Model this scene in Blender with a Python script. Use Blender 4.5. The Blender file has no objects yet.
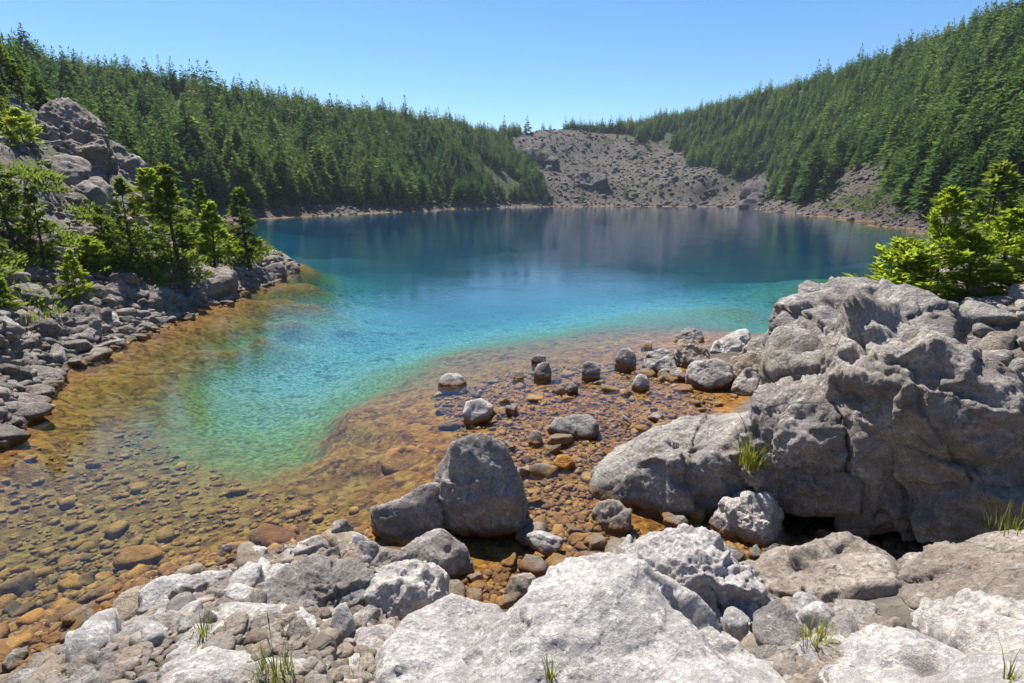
import bpy, bmesh, math, random
import numpy as np
from mathutils import Vector

S = bpy.context.scene
COL = S.collection
rng = np.random.default_rng(7)
random.seed(7)

# ------------------------------------------------------------------ camera
W, HGT = 1024, 683
FPX = 557.5
PITCH = math.radians(14.43)
EYE = 3.0
cam = bpy.data.cameras.new('camera')
camo = bpy.data.objects.new('camera', cam)
COL.objects.link(camo)
S.camera = camo
cam.sensor_width = 36
cam.lens = 36 * FPX / W
cam.clip_start = 0.05
cam.clip_end = 9000
camo.location = (0, 0, EYE)
camo.rotation_euler = (math.pi / 2 - PITCH, 0, 0)

def ray(px, py):
    u = (px - W / 2) / FPX
    v = (HGT / 2 - py) / FPX
    cp, sp = math.cos(PITCH), math.sin(PITCH)
    return np.array([u, cp + v * sp, -sp + v * cp])

def at_range(px, py, r):
    """point seen at a pixel, r metres away horizontally"""
    d = ray(px, py)
    t = r / math.hypot(d[0], d[1])
    return np.array([0, 0, EYE]) + d * t

def at_level(px, py, z=0.0):
    d = ray(px, py)
    t = (z - EYE) / d[2]
    return np.array([0, 0, EYE]) + d * t

# ------------------------------------------------------------------ noise
_r = np.random.default_rng(11)
PERM = np.concatenate([_r.permutation(1024)] * 3)
GRAD = _r.normal(size=(1024, 3))
GRAD /= np.linalg.norm(GRAD, axis=1)[:, None]

def perlin(p, seed=0):
    p = p + seed * 17.13
    i = np.floor(p).astype(np.int64)
    f = p - i
    w = f * f * f * (f * (f * 6 - 15) + 10)
    i &= 1023
    out = np.zeros(len(p))
    for dx in (0, 1):
        a = PERM[(i[:, 0] + dx) & 1023]
        wx = w[:, 0] if dx else 1 - w[:, 0]
        for dy in (0, 1):
            b = PERM[a + ((i[:, 1] + dy) & 1023)]
            wy = w[:, 1] if dy else 1 - w[:, 1]
            for dz in (0, 1):
                g = GRAD[PERM[b + ((i[:, 2] + dz) & 1023)]]
                wz = w[:, 2] if dz else 1 - w[:, 2]
                out += wx * wy * wz * (g[:, 0] * (f[:, 0] - dx) + g[:, 1] * (f[:, 1] - dy) + g[:, 2] * (f[:, 2] - dz))
    return out * 1.6

def fbm(p, octv=4, seed=0, gain=0.5, ridged=False):
    a, s, o = 1.0, 0.0, 0.0
    for k in range(octv):
        n = perlin(p * (2.03 ** k), seed + k * 3)
        if ridged:
            n = 1 - 2 * np.abs(n)
        o = o + a * n
        s += a
        a *= gain
    return o / s

# ------------------------------------------------------------------ mesh helpers
def mesh_np(name, verts, faces, mat=None, smooth=True):
    """faces: (n,3) or (n,4) integer array"""
    me = bpy.data.meshes.new(name)
    verts = np.asarray(verts, dtype=np.float32)
    faces = np.asarray(faces, dtype=np.int32)
    n, k = faces.shape
    me.vertices.add(len(verts))
    me.vertices.foreach_set('co', verts.ravel())
    me.loops.add(n * k)
    me.loops.foreach_set('vertex_index', faces.ravel())
    me.polygons.add(n)
    me.polygons.foreach_set('loop_start', np.arange(0, n * k, k, dtype=np.int32))
    me.polygons.foreach_set('loop_total', np.full(n, k, dtype=np.int32))
    me.polygons.foreach_set('use_smooth', np.full(n, smooth, dtype=bool))
    me.update(calc_edges=True)
    if mat:
        me.materials.append(mat)
    return me

def attr(me, name, vals):
    a = me.attributes.new(name, 'FLOAT', 'POINT')
    a.data.foreach_set('value', np.asarray(vals, dtype=np.float32))

def link(name, me, parent=None, loc=(0, 0, 0)):
    o = bpy.data.objects.new(name, me)
    COL.objects.link(o)
    o.location = loc
    if parent is not None:
        o.parent = parent
    return o

def tag(o, label=None, cat=None, group=None, kind=None):
    if label: o['label'] = label
    if cat: o['category'] = cat
    if group: o['group'] = group
    if kind: o['kind'] = kind
    return o

# ------------------------------------------------------------------ materials
class NB:
    def __init__(self, name):
        self.m = bpy.data.materials.new(name)
        self.m.use_nodes = True
        self.t = self.m.node_tree
        self.t.nodes.clear()
        self.out = self.t.nodes.new('ShaderNodeOutputMaterial')
    def n(self, typ, ins=None, **kw):
        nd = self.t.nodes.new(typ)
        for k, v in kw.items():
            setattr(nd, k, v)
        for k, v in (ins or {}).items():
            self.set(nd.inputs[k], v)
        return nd
    def set(self, sock, v):
        if isinstance(v, bpy.types.NodeSocket):
            self.t.links.new(v, sock)
        elif isinstance(v, bpy.types.Node):
            self.t.links.new(v.outputs[0], sock)
        else:
            if isinstance(v, (tuple, list)) and len(v) == 3 and sock.type == 'RGBA':
                v = (*v, 1)
            sock.default_value = v
    def math(self, op, a, b=0.0, clamp=False):
        return self.n('ShaderNodeMath', {0: a, 1: b}, operation=op, use_clamp=clamp).outputs[0]
    def mix(self, fac, a, b, blend='MIX'):
        nd = self.n('ShaderNodeMix', data_type='RGBA', blend_type=blend)
        self.set(nd.inputs[0], fac); self.set(nd.inputs[6], a); self.set(nd.inputs[7], b)
        return nd.outputs[2]
    def ramp(self, fac, stops, interp='LINEAR'):
        nd = self.n('ShaderNodeValToRGB', {0: fac})
        cr = nd.color_ramp
        cr.interpolation = interp
        while len(cr.elements) < len(stops):
            cr.elements.new(0.5)
        for e, (p, c) in zip(cr.elements, stops):
            e.position = p
            e.color = (*c, 1) if isinstance(c, (tuple, list)) else (c, c, c, 1)
        return nd.outputs[0]
    def smooth(self, v, a, b, lo=0.0, hi=1.0):
        nd = self.n('ShaderNodeMapRange', interpolation_type='SMOOTHSTEP')
        self.set(nd.inputs[0], v)
        for i, x in ((1, a), (2, b), (3, lo), (4, hi)):
            self.set(nd.inputs[i], x)
        return nd.outputs[0]
    def noise(self, vec, scale, detail=4, rough=0.55, dist=0.0):
        return self.n('ShaderNodeTexNoise', {'Vector': vec, 'Scale': scale, 'Detail': detail, 'Roughness': rough, 'Distortion': dist}).outputs[0]
    def voro(self, vec, scale, feature='F1', out=0, rnd=1.0):
        return self.n('ShaderNodeTexVoronoi', {'Vector': vec, 'Scale': scale, 'Randomness': rnd}, feature=feature).outputs[out]
    def bump(self, h, dist, strength=1.0, normal=None):
        i = {'Height': h, 'Distance': dist, 'Strength': strength}
        if normal is not None: i['Normal'] = normal
        return self.n('ShaderNodeBump', i).outputs[0]
    def princ(self, col, rough=0.85, normal=None, spec=0.3, **kw):
        i = {'Base Color': col, 'Roughness': rough, 'Specular IOR Level': spec}
        if normal is not None: i['Normal'] = normal
        i.update(kw)
        return self.n('ShaderNodeBsdfPrincipled', i).outputs[0]
    def done(self, shader, vol=None):
        self.t.links.new(shader, self.out.inputs[0])
        if vol is not None:
            self.t.links.new(vol, self.out.inputs[1])
        return self.m

AMBER = (0.30, 0.135, 0.022)

def rock_mat(name, base, dark, lichen, lich_amt=0.5, brown=0.3, scale=1.0, wet=True, per_object=True, cracks=0.6, tonef=1.0, blotch=None):
    b = NB(name)
    pos = b.n('ShaderNodeNewGeometry').outputs['Position']
    oi = b.n('ShaderNodeObjectInfo')
    rnd = b.math('FRACT', b.math('ADD', oi.outputs['Random'], b.n('ShaderNodeAttribute', attribute_name='tone').outputs['Fac']))
    off = b.n('ShaderNodeVectorMath', {0: (37.0, 91.0, 53.0), 'Scale': rnd}, operation='SCALE').outputs[0]
    p = b.n('ShaderNodeVectorMath', {0: pos, 1: off}, operation='ADD').outputs[0]
    n1 = b.noise(p, 2.2 * scale, 6, 0.62)
    n2 = b.noise(p, 9 * scale, 8, 0.7)
    n3 = b.noise(p, 42 * scale, 6, 0.75)
    n4 = b.noise(p, 130 * scale, 3, 0.7)
    rg = b.n('ShaderNodeTexNoise', {'Vector': p, 'Scale': 4.5 * scale, 'Detail': 9, 'Roughness': 0.62, 'Lacunarity': 2.1}, noise_type='RIDGED_MULTIFRACTAL', normalize=True).outputs[0]
    rg2 = b.n('ShaderNodeTexNoise', {'Vector': p, 'Scale': 19 * scale, 'Detail': 6, 'Roughness': 0.65}, noise_type='RIDGED_MULTIFRACTAL', normalize=True).outputs[0]
    cr = b.smooth(b.n('ShaderNodeTexVoronoi', {'Vector': b.mix(0.12, p, b.n('ShaderNodeTexNoise', {'Vector': p, 'Scale': 3.0 * scale, 'Detail': 4}).outputs[1]), 'Scale': 2.6 * scale}, feature='DISTANCE_TO_EDGE').outputs[0], 0.0, 0.03)
    v1 = b.voro(p, 16 * scale, 'F1')
    c = b.mix(b.smooth(n1, 0.36, 0.64), dark, base)
    c = b.mix(b.math('MULTIPLY', b.smooth(n2, 0.45, 0.7), lich_amt), c, lichen)
    c = b.mix(b.math('MULTIPLY', b.smooth(n3, 0.52, 0.62), 0.9 if blotch is None else 0.4), c, b.mix(0.5, dark, (0.05, 0.048, 0.045)))
    if blotch is not None:
        c = b.mix(b.math('MULTIPLY', b.smooth(b.noise(p, 21 * scale, 7, 0.72), 0.5, 0.57), 0.8), c, blotch)
    c = b.mix(b.smooth(rg2, 0.05, 0.25, 0.4, 0.0), c, dark)
    c = b.mix(b.math('MULTIPLY', b.math('SUBTRACT', 1.0, cr), 0.45 * cracks), c, (0.06, 0.055, 0.05))
    c = b.mix(b.math('MULTIPLY', b.smooth(n4, 0.52, 0.7), 0.6 * lich_amt), c, lichen)
    nb_ = b.noise(p, 3.7 * scale, 4, 0.6, 0.6)
    c = b.mix(b.math('MULTIPLY', b.smooth(nb_, 0.52, 0.74), brown), c, (0.17, 0.105, 0.06))
    if per_object:
        # each stone has its own tone
        tone = b.ramp(rnd, [(0.0, (0.82, 0.80, 0.78)), (0.35, (1.0, 1.0, 1.0)), (0.6, (1.05, 0.97, 0.86)), (0.8, (0.74, 0.72, 0.72)), (1.0, (1.12, 1.08, 1.02))])
        c = b.mix(tonef, c, tone, 'MULTIPLY')
    if wet:
        z = b.n('ShaderNodeSeparateXYZ', {0: pos}).outputs[2]
        zz = b.math('ADD', z, b.math('MULTIPLY', b.math('SUBTRACT', n2, 0.5), 0.09))
        wetf = b.smooth(zz, 0.02, 0.065, 1.0, 0.0)
        # dark mineral line left just above the water
        c = b.mix(b.smooth(zz, 0.06, 0.13, 0.5, 0.0), c, (0.07, 0.055, 0.042))
        atone = b.ramp(rnd, [(0.0, (0.55, 0.48, 0.42)), (0.25, (0.8, 0.74, 0.7)), (0.5, (1.0, 1.0, 1.0)), (0.72, (1.15, 1.2, 1.25)), (0.86, (1.35, 1.5, 2.2)), (0.93, (0.85, 1.0, 1.6)), (1.0, (0.4, 0.36, 0.4))])
        amb = b.ramp(b.noise(p, 5, 3), [(0.25, (0.10, 0.043, 0.010)), (0.5, (0.235, 0.112, 0.020)), (0.75, (0.38, 0.215, 0.045))])
        amb = b.mix(1.0, amb, atone, 'MULTIPLY')
        amb = b.mix(b.math('MULTIPLY', b.smooth(n2, 0.35, 0.6), 0.15), amb, b.mix(0.6, c, amb))
        c = b.mix(b.math('MULTIPLY', wetf, 0.93), c, amb)
        rough = b.math('SUBTRACT', 0.9, b.math('MULTIPLY', wetf, 0.45))
    else:
        rough = 0.9
    h = b.math('ADD', b.math('MULTIPLY', n2, 0.55), b.math('ADD', b.math('MULTIPLY', n3, 0.35), b.math('MULTIPLY', n4, 0.12)))
    h = b.math('ADD', h, b.math('MULTIPLY', b.smooth(v1, 0.0, 0.35), 0.05))
    h = b.math('ADD', h, b.math('ADD', b.math('MULTIPLY', rg, 0.9), b.math('MULTIPLY', rg2, 0.30)))
    h = b.math('ADD', h, b.math('MULTIPLY', cr, 0.13 * cracks))
    nrm = b.bump(h, 0.075 / scale, 0.95)
    return b.done(b.princ(c, rough, nrm, 0.25))

# ------------------------------------------------------------------ terrain control points
CP = []                                            # world x, y, z
def A(px, py, z):
    p = at_level(px, py)
    if z < -0.32 and math.hypot(p[0], p[1]) < 30: z = -0.32 + (z + 0.32) * 0.55
    p = at_level(px, py); CP.append((p[0], p[1], z))
def B(px, py, r, up=0.0):
    p = at_range(px, py, r); CP.append((p[0], p[1], p[2] - up))
def R(px, r, z):
    d = ray(px, 200); s = r / math.hypot(d[0], d[1]); CP.append((d[0] * s, d[1] * s, z))

# near left bank waterline, with land just above and bed just below
SH = [(-120, 505), (-60, 470), (0, 442), (22, 420), (40, 392), (62, 366), (100, 350), (150, 331), (195, 313), (232, 299), (270, 285), (297, 270)]
for i, (x, y) in enumerate(SH):
    A(x, y, 0.0)
    k = 14 if x < 60 else 9
    A(x + k * 0.9, y + k, -0.16)
    A(x + k * 2.6, y + k * 2.6, -0.42)
    A(x - k * 0.8, y - k * 0.7, 0.16)
A(303, 265, 0.0); A(312, 264, -0.5); A(300, 258, -0.6); A(285, 254, -.8); A(262, 247, -1.0)
A(288, 263, 0.25); A(272, 262, 0.3)
# far waterline
for x, y in [(180, 231), (240, 223), (270, 218.5), (300, 217), (360, 214), (400, 212), (430, 211), (455, 209), (500, 207.6), (550, 206.7), (600, 206.5), (650, 206.6), (700, 206.8), (740, 207.4), (765, 209.4), (790, 212.8), (820, 216.5), (850, 220.5), (890, 227), (930, 234), (975, 243), (1020, 252), (1060, 262)]:
    A(x, y, 0.0)
    if 265 < x < 960:
        q = at_level(x, y); s = 1.04; CP.append((q[0] * s, q[1] * s, 0.9))
        q = at_level(x, y); s = 0.93; CP.append((q[0] * s, q[1] * s, -2.5))
A(230, 238, -2); A(200, 243, -0.8)
# deep water
def BED(px, py, L):
    p = at_level(px, py); d = ray(px, py); d = d / np.linalg.norm(d)
    q = p + d * L
    CP.append((q[0], q[1], q[2]))
for x, y, L in [(230, 330, 1.6), (260, 305, 2.6), (285, 290, 3.2), (310, 290, 5.5), (300, 310, 4.4), (270, 325, 3.2), (340, 300, 8), (330, 320, 5.5), (290, 345, 4.0), (250, 350, 3.0), (200, 350, 2.0), (160, 360, 1.3), (120, 385, 0.9),
                (400, 300, 9.5), (460, 300, 10), (530, 300, 10), (600, 300, 9.5), (370, 325, 6.6), (430, 325, 7), (500, 325, 6.4), (560, 325, 4.6), (620, 322, 3.4), (680, 318, 3.0), (740, 310, 3.4),
                (340, 345, 5.2), (400, 345, 5.2), (450, 345, 4.0), (500, 342, 3.0), (550, 342, 1.8), (600, 338, 1.3), (640, 334, 1.2),
                (300, 370, 3.8), (350, 370, 3.7), (395, 365, 3.3), (430, 360, 2.0), (470, 353, 1.6), (250, 375, 3.1), (200, 385, 2.2), (150, 395, 1.4), (100, 410, 1.0), (60, 430, 0.75),
                (320, 395, 2.9), (270, 400, 2.8), (220, 410, 2.2), (170, 420, 1.6), (120, 440, 1.2), (70, 460, 0.95), (20, 480, 0.8),
                (325, 418, 2.0), (332, 436, 1.5), (290, 425, 2.2), (240, 440, 1.8), (190, 450, 1.5), (140, 470, 1.15), (80, 495, 0.95),
                (355, 455, 1.1), (320, 460, 1.35), (270, 465, 1.4), (215, 480, 1.15), (150, 500, 0.95), (370, 478, 0.85), (330, 490, 0.85), (270, 500, 0.85),
                (330, 275, 9), (380, 275, 13), (450, 275, 15), (550, 275, 15), (640, 280, 13), (720, 290, 10), (790, 295, 6), (345, 258, 14), (420, 255, 24), (520, 255, 26), (630, 258, 22), (740, 268, 18), (820, 280, 10),
                (400, 238, 42), (520, 236, 46), (640, 238, 42), (760, 245, 28), (450, 246, 33), (580, 246, 33), (690, 252, 25), (500, 228, 62), (620, 228, 60), (860, 264, 16), (340, 240, 30)]:
    BED(x, y, L)
for x, y in [(346, 397), (339, 410), (348, 427), (372, 442), (388, 460), (396, 484)]:
    A(x, y, -0.24)
for x, y, z in [(330, 222, -12), (400, 218, -14), (480, 213, -14), (560, 211, -14), (650, 211, -14), (730, 213, -12), (800, 222, -10), (860, 233, -9), (920, 250, -7), (980, 262, -5),
                (310, 505, -0.36), (220, 520, -0.36), (140, 535, -0.36), (70, 560, -0.32), (10, 590, -0.28), (-60, 620, -0.25),
                # submerged ledge in front of the stone shallows
                (380, 396, -0.24), (420, 385, -0.2), (400, 420, -0.17), (440, 405, -0.14), (380, 432, -0.3), (410, 445, -0.22), (395, 470, -0.26), (440, 440, -0.12), (420, 490, -0.2), (370, 500, -0.22), (336, 520, -0.2),
                # stone shallows
                (460, 372, -0.26), (500, 365, -0.2), (550, 362, -0.18), (600, 360, -0.16), (640, 360, -0.12),
                (480, 395, -0.09), (540, 390, -0.05), (600, 390, -0.05), (650, 385, -0.05), (690, 390, -0.04),
                (500, 420, -0.05), (560, 420, -0.04), (620, 410, -0.05), (680, 405, -0.04), (540, 450, -0.04), (600, 440, -0.05), (560, 480, -0.05), (540, 520, -0.05), (590, 500, -0.05), (560, 545, -0.05), (520, 565, -0.05), (600, 550, -0.05), (500, 585, -0.03),
                (660, 540, -0.05), (720, 545, -0.06), (780, 520, -0.06), (820, 515, -0.06), (860, 520, -0.05), (900, 525, -0.03), (800, 545, -0.04), (850, 535, -0.04), (640, 560, -0.03), (740, 500, -0.06), (680, 500, -.06), (620, 480, -.06), (700, 450, -.05), (800, 470, -.05)]:
    A(x, y, z)
# near right ground: boulder heap, rising to the bush
for x, y, z in [(680, 355, 0.02), (720, 352, 0.06), (760, 350, 0.12), (740, 372, 0.03), (700, 372, -0.01), (790, 345, 0.25), (745, 395, 0.0)]:
    A(x, y, z)
for r, z, px in [(7.5, 0.5, 900), (7.5, 0.75, 1000), (9, 0.7, 880), (9, 1.1, 960), (9, 1.25, 1040), (11, 1.0, 890), (11, 1.35, 960), (11, 1.5, 1040), (13, 0.5, 900), (13, 0.8, 970), (13, 1.2, 1050), (16, -1, 900), (16, 0.2, 1000), (6, 0.2, 1000), (6, 0.35, 1080), (5.2, 0.12, 1000),
                 (20, -1.5, 960), (22, -0.5, 1040), (9, 1.8, 1150), (13, 2.2, 1150), (20, 3, 1150), (6, 0.9, 1180), (18, 0.4, 1060)]:
    R(px, r, z)
# foreground bank under the slabs
for x, y, z in [(-40, 690, 0.0), (40, 655, 0.0), (110, 610, 0.0), (165, 588, 0.01), (215, 568, 0.02), (280, 555, 0.03), (335, 540, 0.03), (380, 555, 0.05), (430, 575, 0.03), (480, 605, 0.0), (560, 590, -0.01), (620, 585, 0.03), (700, 575, 0.03), (770, 562, 0.02), (860, 550, 0.02), (930, 535, 0.04), (980, 520, 0.1), (1040, 505, 0.18)]:
    A(x, y, z)
for px, py, r in [(20, 683, 3.05), (100, 640, 3.15), (100, 683, 2.7), (180, 620, 3.1), (200, 683, 2.35), (260, 600, 3.05), (300, 640, 2.45), (300, 700, 2.0), (400, 640, 2.6), (400, 720, 1.9), (520, 640, 2.7), (520, 740, 1.75), (650, 640, 2.65), (650, 740, 1.75), (780, 610, 2.85), (780, 700, 2.0), (880, 580, 3.2), (880, 660, 2.4), (960, 560, 3.4), (960, 683, 2.4), (1060, 560, 3.5), (1060, 683, 2.6)]:
    B(px, py, r, 0.06)
for px in (-300, -100, 100, 300, 512, 700, 900, 1100, 1300):
    R(px, 1.0, 1.25); R(px, 0.5, 1.3)
R(-500, 2.5, 0.6); R(-700, 6, 0.7); R(-500, 5, 0.1); R(1500, 4, 1.2); R(1700, 8, 2.5)
# left bank slope
for px, py, r in [(0, 400, 10.2), (-40, 370, 11.2), (0, 340, 12.4), (30, 325, 14.3), (75, 308, 15.8), (20, 290, 16), (90, 285, 17.6), (140, 300, 17), (180, 282, 18.5), (220, 275, 21), (250, 268, 23.5),
                  (40, 255, 18), (0, 245, 18), (100, 250, 20), (150, 255, 21), (190, 255, 24), (235, 255, 26), (262, 258, 27),
                  (60, 215, 22), (0, 200, 21), (110, 215, 24), (150, 225, 26), (190, 235, 28), (225, 240, 30),
                  (20, 165, 24), (60, 170, 25), (100, 180, 26), (140, 195, 28), (175, 212, 31),
                  (20, 150, 27), (60, 150, 28), (95, 160, 29), (130, 180, 30.5),
                  (0, 145, 27), (-60, 120, 27), (-60, 200, 20), (-60, 270, 14), (-150, 250, 14), (-150, 100, 30), (-200, 330, 11),
                  (0, 100, 36), (-20, 70, 44), (0, 62, 48), (20, 78, 50), (35, 100, 48), (60, 140, 40), (-80, 20, 50), (-200, -20, 50), (-300, 100, 25), (-300, 300, 11)]:
    B(px, py, r)
R(110, 40, 4.5); R(150, 38, 3.2); R(190, 40, 1.5); R(225, 42, 0.3); R(60, 60, 9); R(110, 60, 6); R(160, 58, 2.5); R(30, 70, 14); R(0, 75, 19)
# far left wooded hill
RIDGE = []
for px, ys in [(-250, 10), (-120, 36), (0, 74), (60, 81), (120, 89), (200, 99), (300, 114), (400, 126), (470, 134), (515, 138)]:
    r0 = {-250: 80, -120: 82, 0: 84, 60: 82, 120: 80, 200: 78, 300: 97, 400: 124, 470: 148, 515: 190}[px]
    r1 = {-250: 150, -120: 155, 0: 160, 60: 160, 120: 162, 200: 165, 300: 180, 400: 210, 470: 240, 515: 275}[px]
    yb = 198 + (198 - ys) * 0.0
    if px > 200:
        for f in (0.2, 0.45, 0.72):
            B(px, 205 + (ys - 205) * (f ** 1.15), r0 + (r1 - r0) * f)
    else:
        for f in (0.45, 0.72):
            B(px, 205 + (ys - 205) * (f ** 1.15), r0 + (r1 - r0) * f)
    B(px, ys, r1)
    p = at_range(px, ys, r1); RIDGE.append(p)
    R(px, r1 * 1.25, p[2] * 0.97 + 1); R(px, r1 * 1.9, p[2] * 0.9)
# scree bowl at the head of the lake, then the right hill
for px, ys, r1, r0 in [(540, 130, 290, 190), (575, 131, 300, 203), (610, 134, 305, 207), (660, 126, 310, 205), (700, 117, 305, 200), (750, 103, 290, 180), (800, 88, 262, 118), (850, 74, 230, 82), (900, 61, 200, 63), (950, 47, 178, 52), (1000, 30, 160, 44), (1060, 5, 150, 38), (1150, -15, 140, 34), (1300, -50, 130, 32)]:
    for f in (0.25, 0.5, 0.75):
        B(px, 206 + (ys - 206) * (f ** 1.1) + (0 if px < 750 else 8 * (1 - f)), r0 + (r1 - r0) * f)
    B(px, ys, r1)
    p = at_range(px, ys, r1)
    R(px, r1 * 1.25, p[2] * 0.97 + 1); R(px, r1 * 1.9, p[2] * 0.9)
for px, r, z in [(1000, 40, 1.2), (1000, 32, .2), (1060, 27, 0.9), (1150, 26, 4), (1300, 26, 6), (1500, 20, 5)]:
    R(px, r, z)

CP = np.array(CP)
CP[:, 2] = np.where(CP[:, 2] < -4, -4 + (CP[:, 2] + 4) * 0.12, CP[:, 2])
ZS = 0.25
def uv(x, y):
    th = np.arctan2(x, y)
    return np.stack([th, 0.5 * np.log(x * x + y * y + 1e-6)], -1)
_uv = uv(CP[:, 0], CP[:, 1])
def _fw(z): return np.sign(z) * ((np.abs(z) + 0.1) ** 0.42 - 0.1 ** 0.42)
def _bw(s): return np.sign(s) * ((np.abs(s) + 0.1 ** 0.42) ** (1 / 0.42) - 0.1)
_val = _fw(CP[:, 2])
def _kern(d2):
    # between a cone and a thin plate: tight fit without overshoot
    return np.sqrt(d2 + 0.00004)
_K = _kern(((_uv[:, None, :] - _uv[None, :, :]) ** 2).sum(-1))
_n = len(CP)
_M = np.zeros((_n + 3, _n + 3))
_M[:_n, :_n] = _K + np.eye(_n) * 1e-5
_M[:_n, _n] = 1; _M[:_n, _n + 1:] = _uv
_M[_n:, :_n] = _M[:_n, _n:].T
_sol = np.linalg.lstsq(_M, np.concatenate([_val, np.zeros(3)]), rcond=None)[0]

def base_height(x, y):
    x = np.asarray(x, float).ravel(); y = np.asarray(y, float).ravel()
    th = np.arctan2(x, y)
    lim = 1.05
    r = np.hypot(x, y)
    thc = np.clip(th, -lim, lim)
    def ev(t, rr):
        q = np.stack([t, np.log(np.clip(rr, 0.5, 420))], -1)
        out = np.empty(len(q))
        for i in range(0, len(q), 20000):
            c = q[i:i + 20000]
            d2 = ((c[:, None, :] - _uv[None]) ** 2).sum(-1)
            out[i:i + 20000] = _kern(d2) @ _sol[:_n] + _sol[_n] + c @ _sol[_n + 1:]
        return _bw(np.clip(out, -4, 6.6))
    z = ev(thc, r)
    # behind the camera both banks close into a rising wood
    back = np.clip((np.abs(th) - lim) / (math.pi - lim), 0, 1)
    back = back * back * (3 - 2 * back)
    zb = 1.3 + 0.32 * np.clip(r - 3, 0, 120)
    return z * (1 - back) + zb * back

def detail(x, y, z):
    x = np.ravel(x); y = np.ravel(y); r = np.hypot(x, y)
    p = np.stack([x, y, np.zeros_like(x)], -1)
    land = np.clip(z / 0.6, 0, 1)
    far = np.clip((r - 30) / 60, 0, 1)
    mid = np.clip((r - 5) / 8, 0, 1) * (1 - far)
    n = fbm(p * 0.05, 5, 3) * 2.4 * far
    n += fbm(p * 0.25, 5, 9, 0.6) * 0.4 * far
    n += fbm(p * 0.35, 5, 5, 0.55, True) * 0.55 * mid
    n += fbm(p * 1.3, 4, 21) * 0.22 * mid
    n += fbm(p * 2.5, 4, 33) * 0.05 * (1 - mid) * (1 - far)
    bed = fbm(p * 0.7, 4, 44) * 0.10 * np.clip(-z / 0.8, 0, 1) + fbm(p * 3.2, 3, 47) * 0.035 * np.clip(-z / 0.15, 0, 1)
    return z + np.where(z > 0, n * land, bed)

def height(x, y):
    z = base_height(x, y)
    return detail(x, y, z)

def ground_hit(px, py, rmin=0.8, rmax=400):
    d = ray(px, py)
    h = math.hypot(d[0], d[1])
    rs = np.exp(np.linspace(math.log(rmin), math.log(rmax), 900))
    X = d[0] / h * rs; Y = d[1] / h * rs; Z = EYE + d[2] / h * rs
    g = height(X, Y)
    k = np.argmax(Z <= g)
    if not (Z <= g).any():
        return None
    return np.array([X[k], Y[k], g[k]])

def project(x, y, z):
    cp, sp = math.cos(PITCH), math.sin(PITCH)
    dz = z - EYE
    f = y * cp - dz * sp
    u = y * sp + dz * cp
    f = np.maximum(f, 1e-3)
    return W / 2 + FPX * x / f, HGT / 2 - FPX * u / f

def in_poly(px, py, poly):
    px = np.asarray(px); py = np.asarray(py)
    c = np.zeros(px.shape, bool)
    n = len(poly)
    for i in range(n):
        x1, y1 = poly[i]; x2, y2 = poly[(i + 1) % n]
        m = ((y1 > py) != (y2 > py)) & (px < (x2 - x1) * (py - y1) / ((y2 - y1) or 1e-9) + x1)
        c ^= m
    return c

# treeless rock: the bowl at the lake head and the slides on the right shore
SCREE = [[(512, 140), (530, 124), (606, 130), (640, 143), (680, 148), (690, 166), (712, 168), (730, 184), (760, 178), (776, 198), (770, 213), (540, 213), (540, 195), (530, 175), (512, 156)],
         [(800, 207), (835, 190), (850, 168), (900, 160), (905, 175), (885, 190), (900, 212), (902, 232), (880, 236), (780, 216)],
         [(750, 200), (790, 198), (790, 214), (745, 212)]]
# ------------------------------------------------------------------ terrain mesh (one sheet)
th_in = np.linspace(-1.0, 1.0, 620)
th_out = np.linspace(1.0, 2 * math.pi - 1.0, 90)[1:-1]
TH = np.concatenate([th_in, th_out])
RR = np.concatenate([np.exp(np.linspace(math.log(0.35), math.log(420), 560)), np.exp(np.linspace(math.log(420), math.log(800), 6))[1:]])
T2, R2 = np.meshgrid(TH, RR)
TX = R2 * np.sin(T2); TY = R2 * np.cos(T2)
TZb = base_height(TX, TY)
TZ = detail(TX, TY, TZb)
tv = np.stack([TX.ravel(), TY.ravel(), TZ], -1)
nt_, nr_ = len(TH), len(RR)
ii, jj = np.meshgrid(np.arange(nr_ - 1), np.arange(nt_), indexing='ij')
j2 = (jj + 1) % nt_
tf = np.stack([ii * nt_ + jj, ii * nt_ + j2, (ii + 1) * nt_ + j2, (ii + 1) * nt_ + jj], -1).reshape(-1, 4)[:, ::-1]
tpx, tpy = project(TX.ravel(), TY.ravel(), TZ)
scree = np.zeros(len(tv))
for poly in SCREE:
    scree = np.maximum(scree, in_poly(tpx + perlin(tv * 0.08) * 9, tpy + perlin(tv * 0.08, 4) * 5, poly))
tr = np.hypot(tv[:, 0], tv[:, 1])
scree = np.where((tr > 45), scree, 0)
rocky = np.where(tr < 45, 1.0, 0.0) * np.clip((45 - tr) / 8, 0, 1)
scree = np.maximum(scree, rocky)
scree = np.maximum(scree, ((TZ < 1.6) & (tr > 45)) * 1.0)

b = NB('terrain')
g = b.n('ShaderNodeNewGeometry')
pos = g.outputs['Position']
z = b.n('ShaderNodeSeparateXYZ', {0: pos}).outputs[2]
sc_ = b.n('ShaderNodeAttribute', attribute_name='scree').outputs['Fac']
nA = b.noise(pos, 0.35, 6, 0.65)
nB = b.noise(pos, 2.4, 6, 0.65)
nC = b.noise(pos, 13, 6, 0.7)
nD = b.noise(pos, 60, 3, 0.7)
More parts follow.
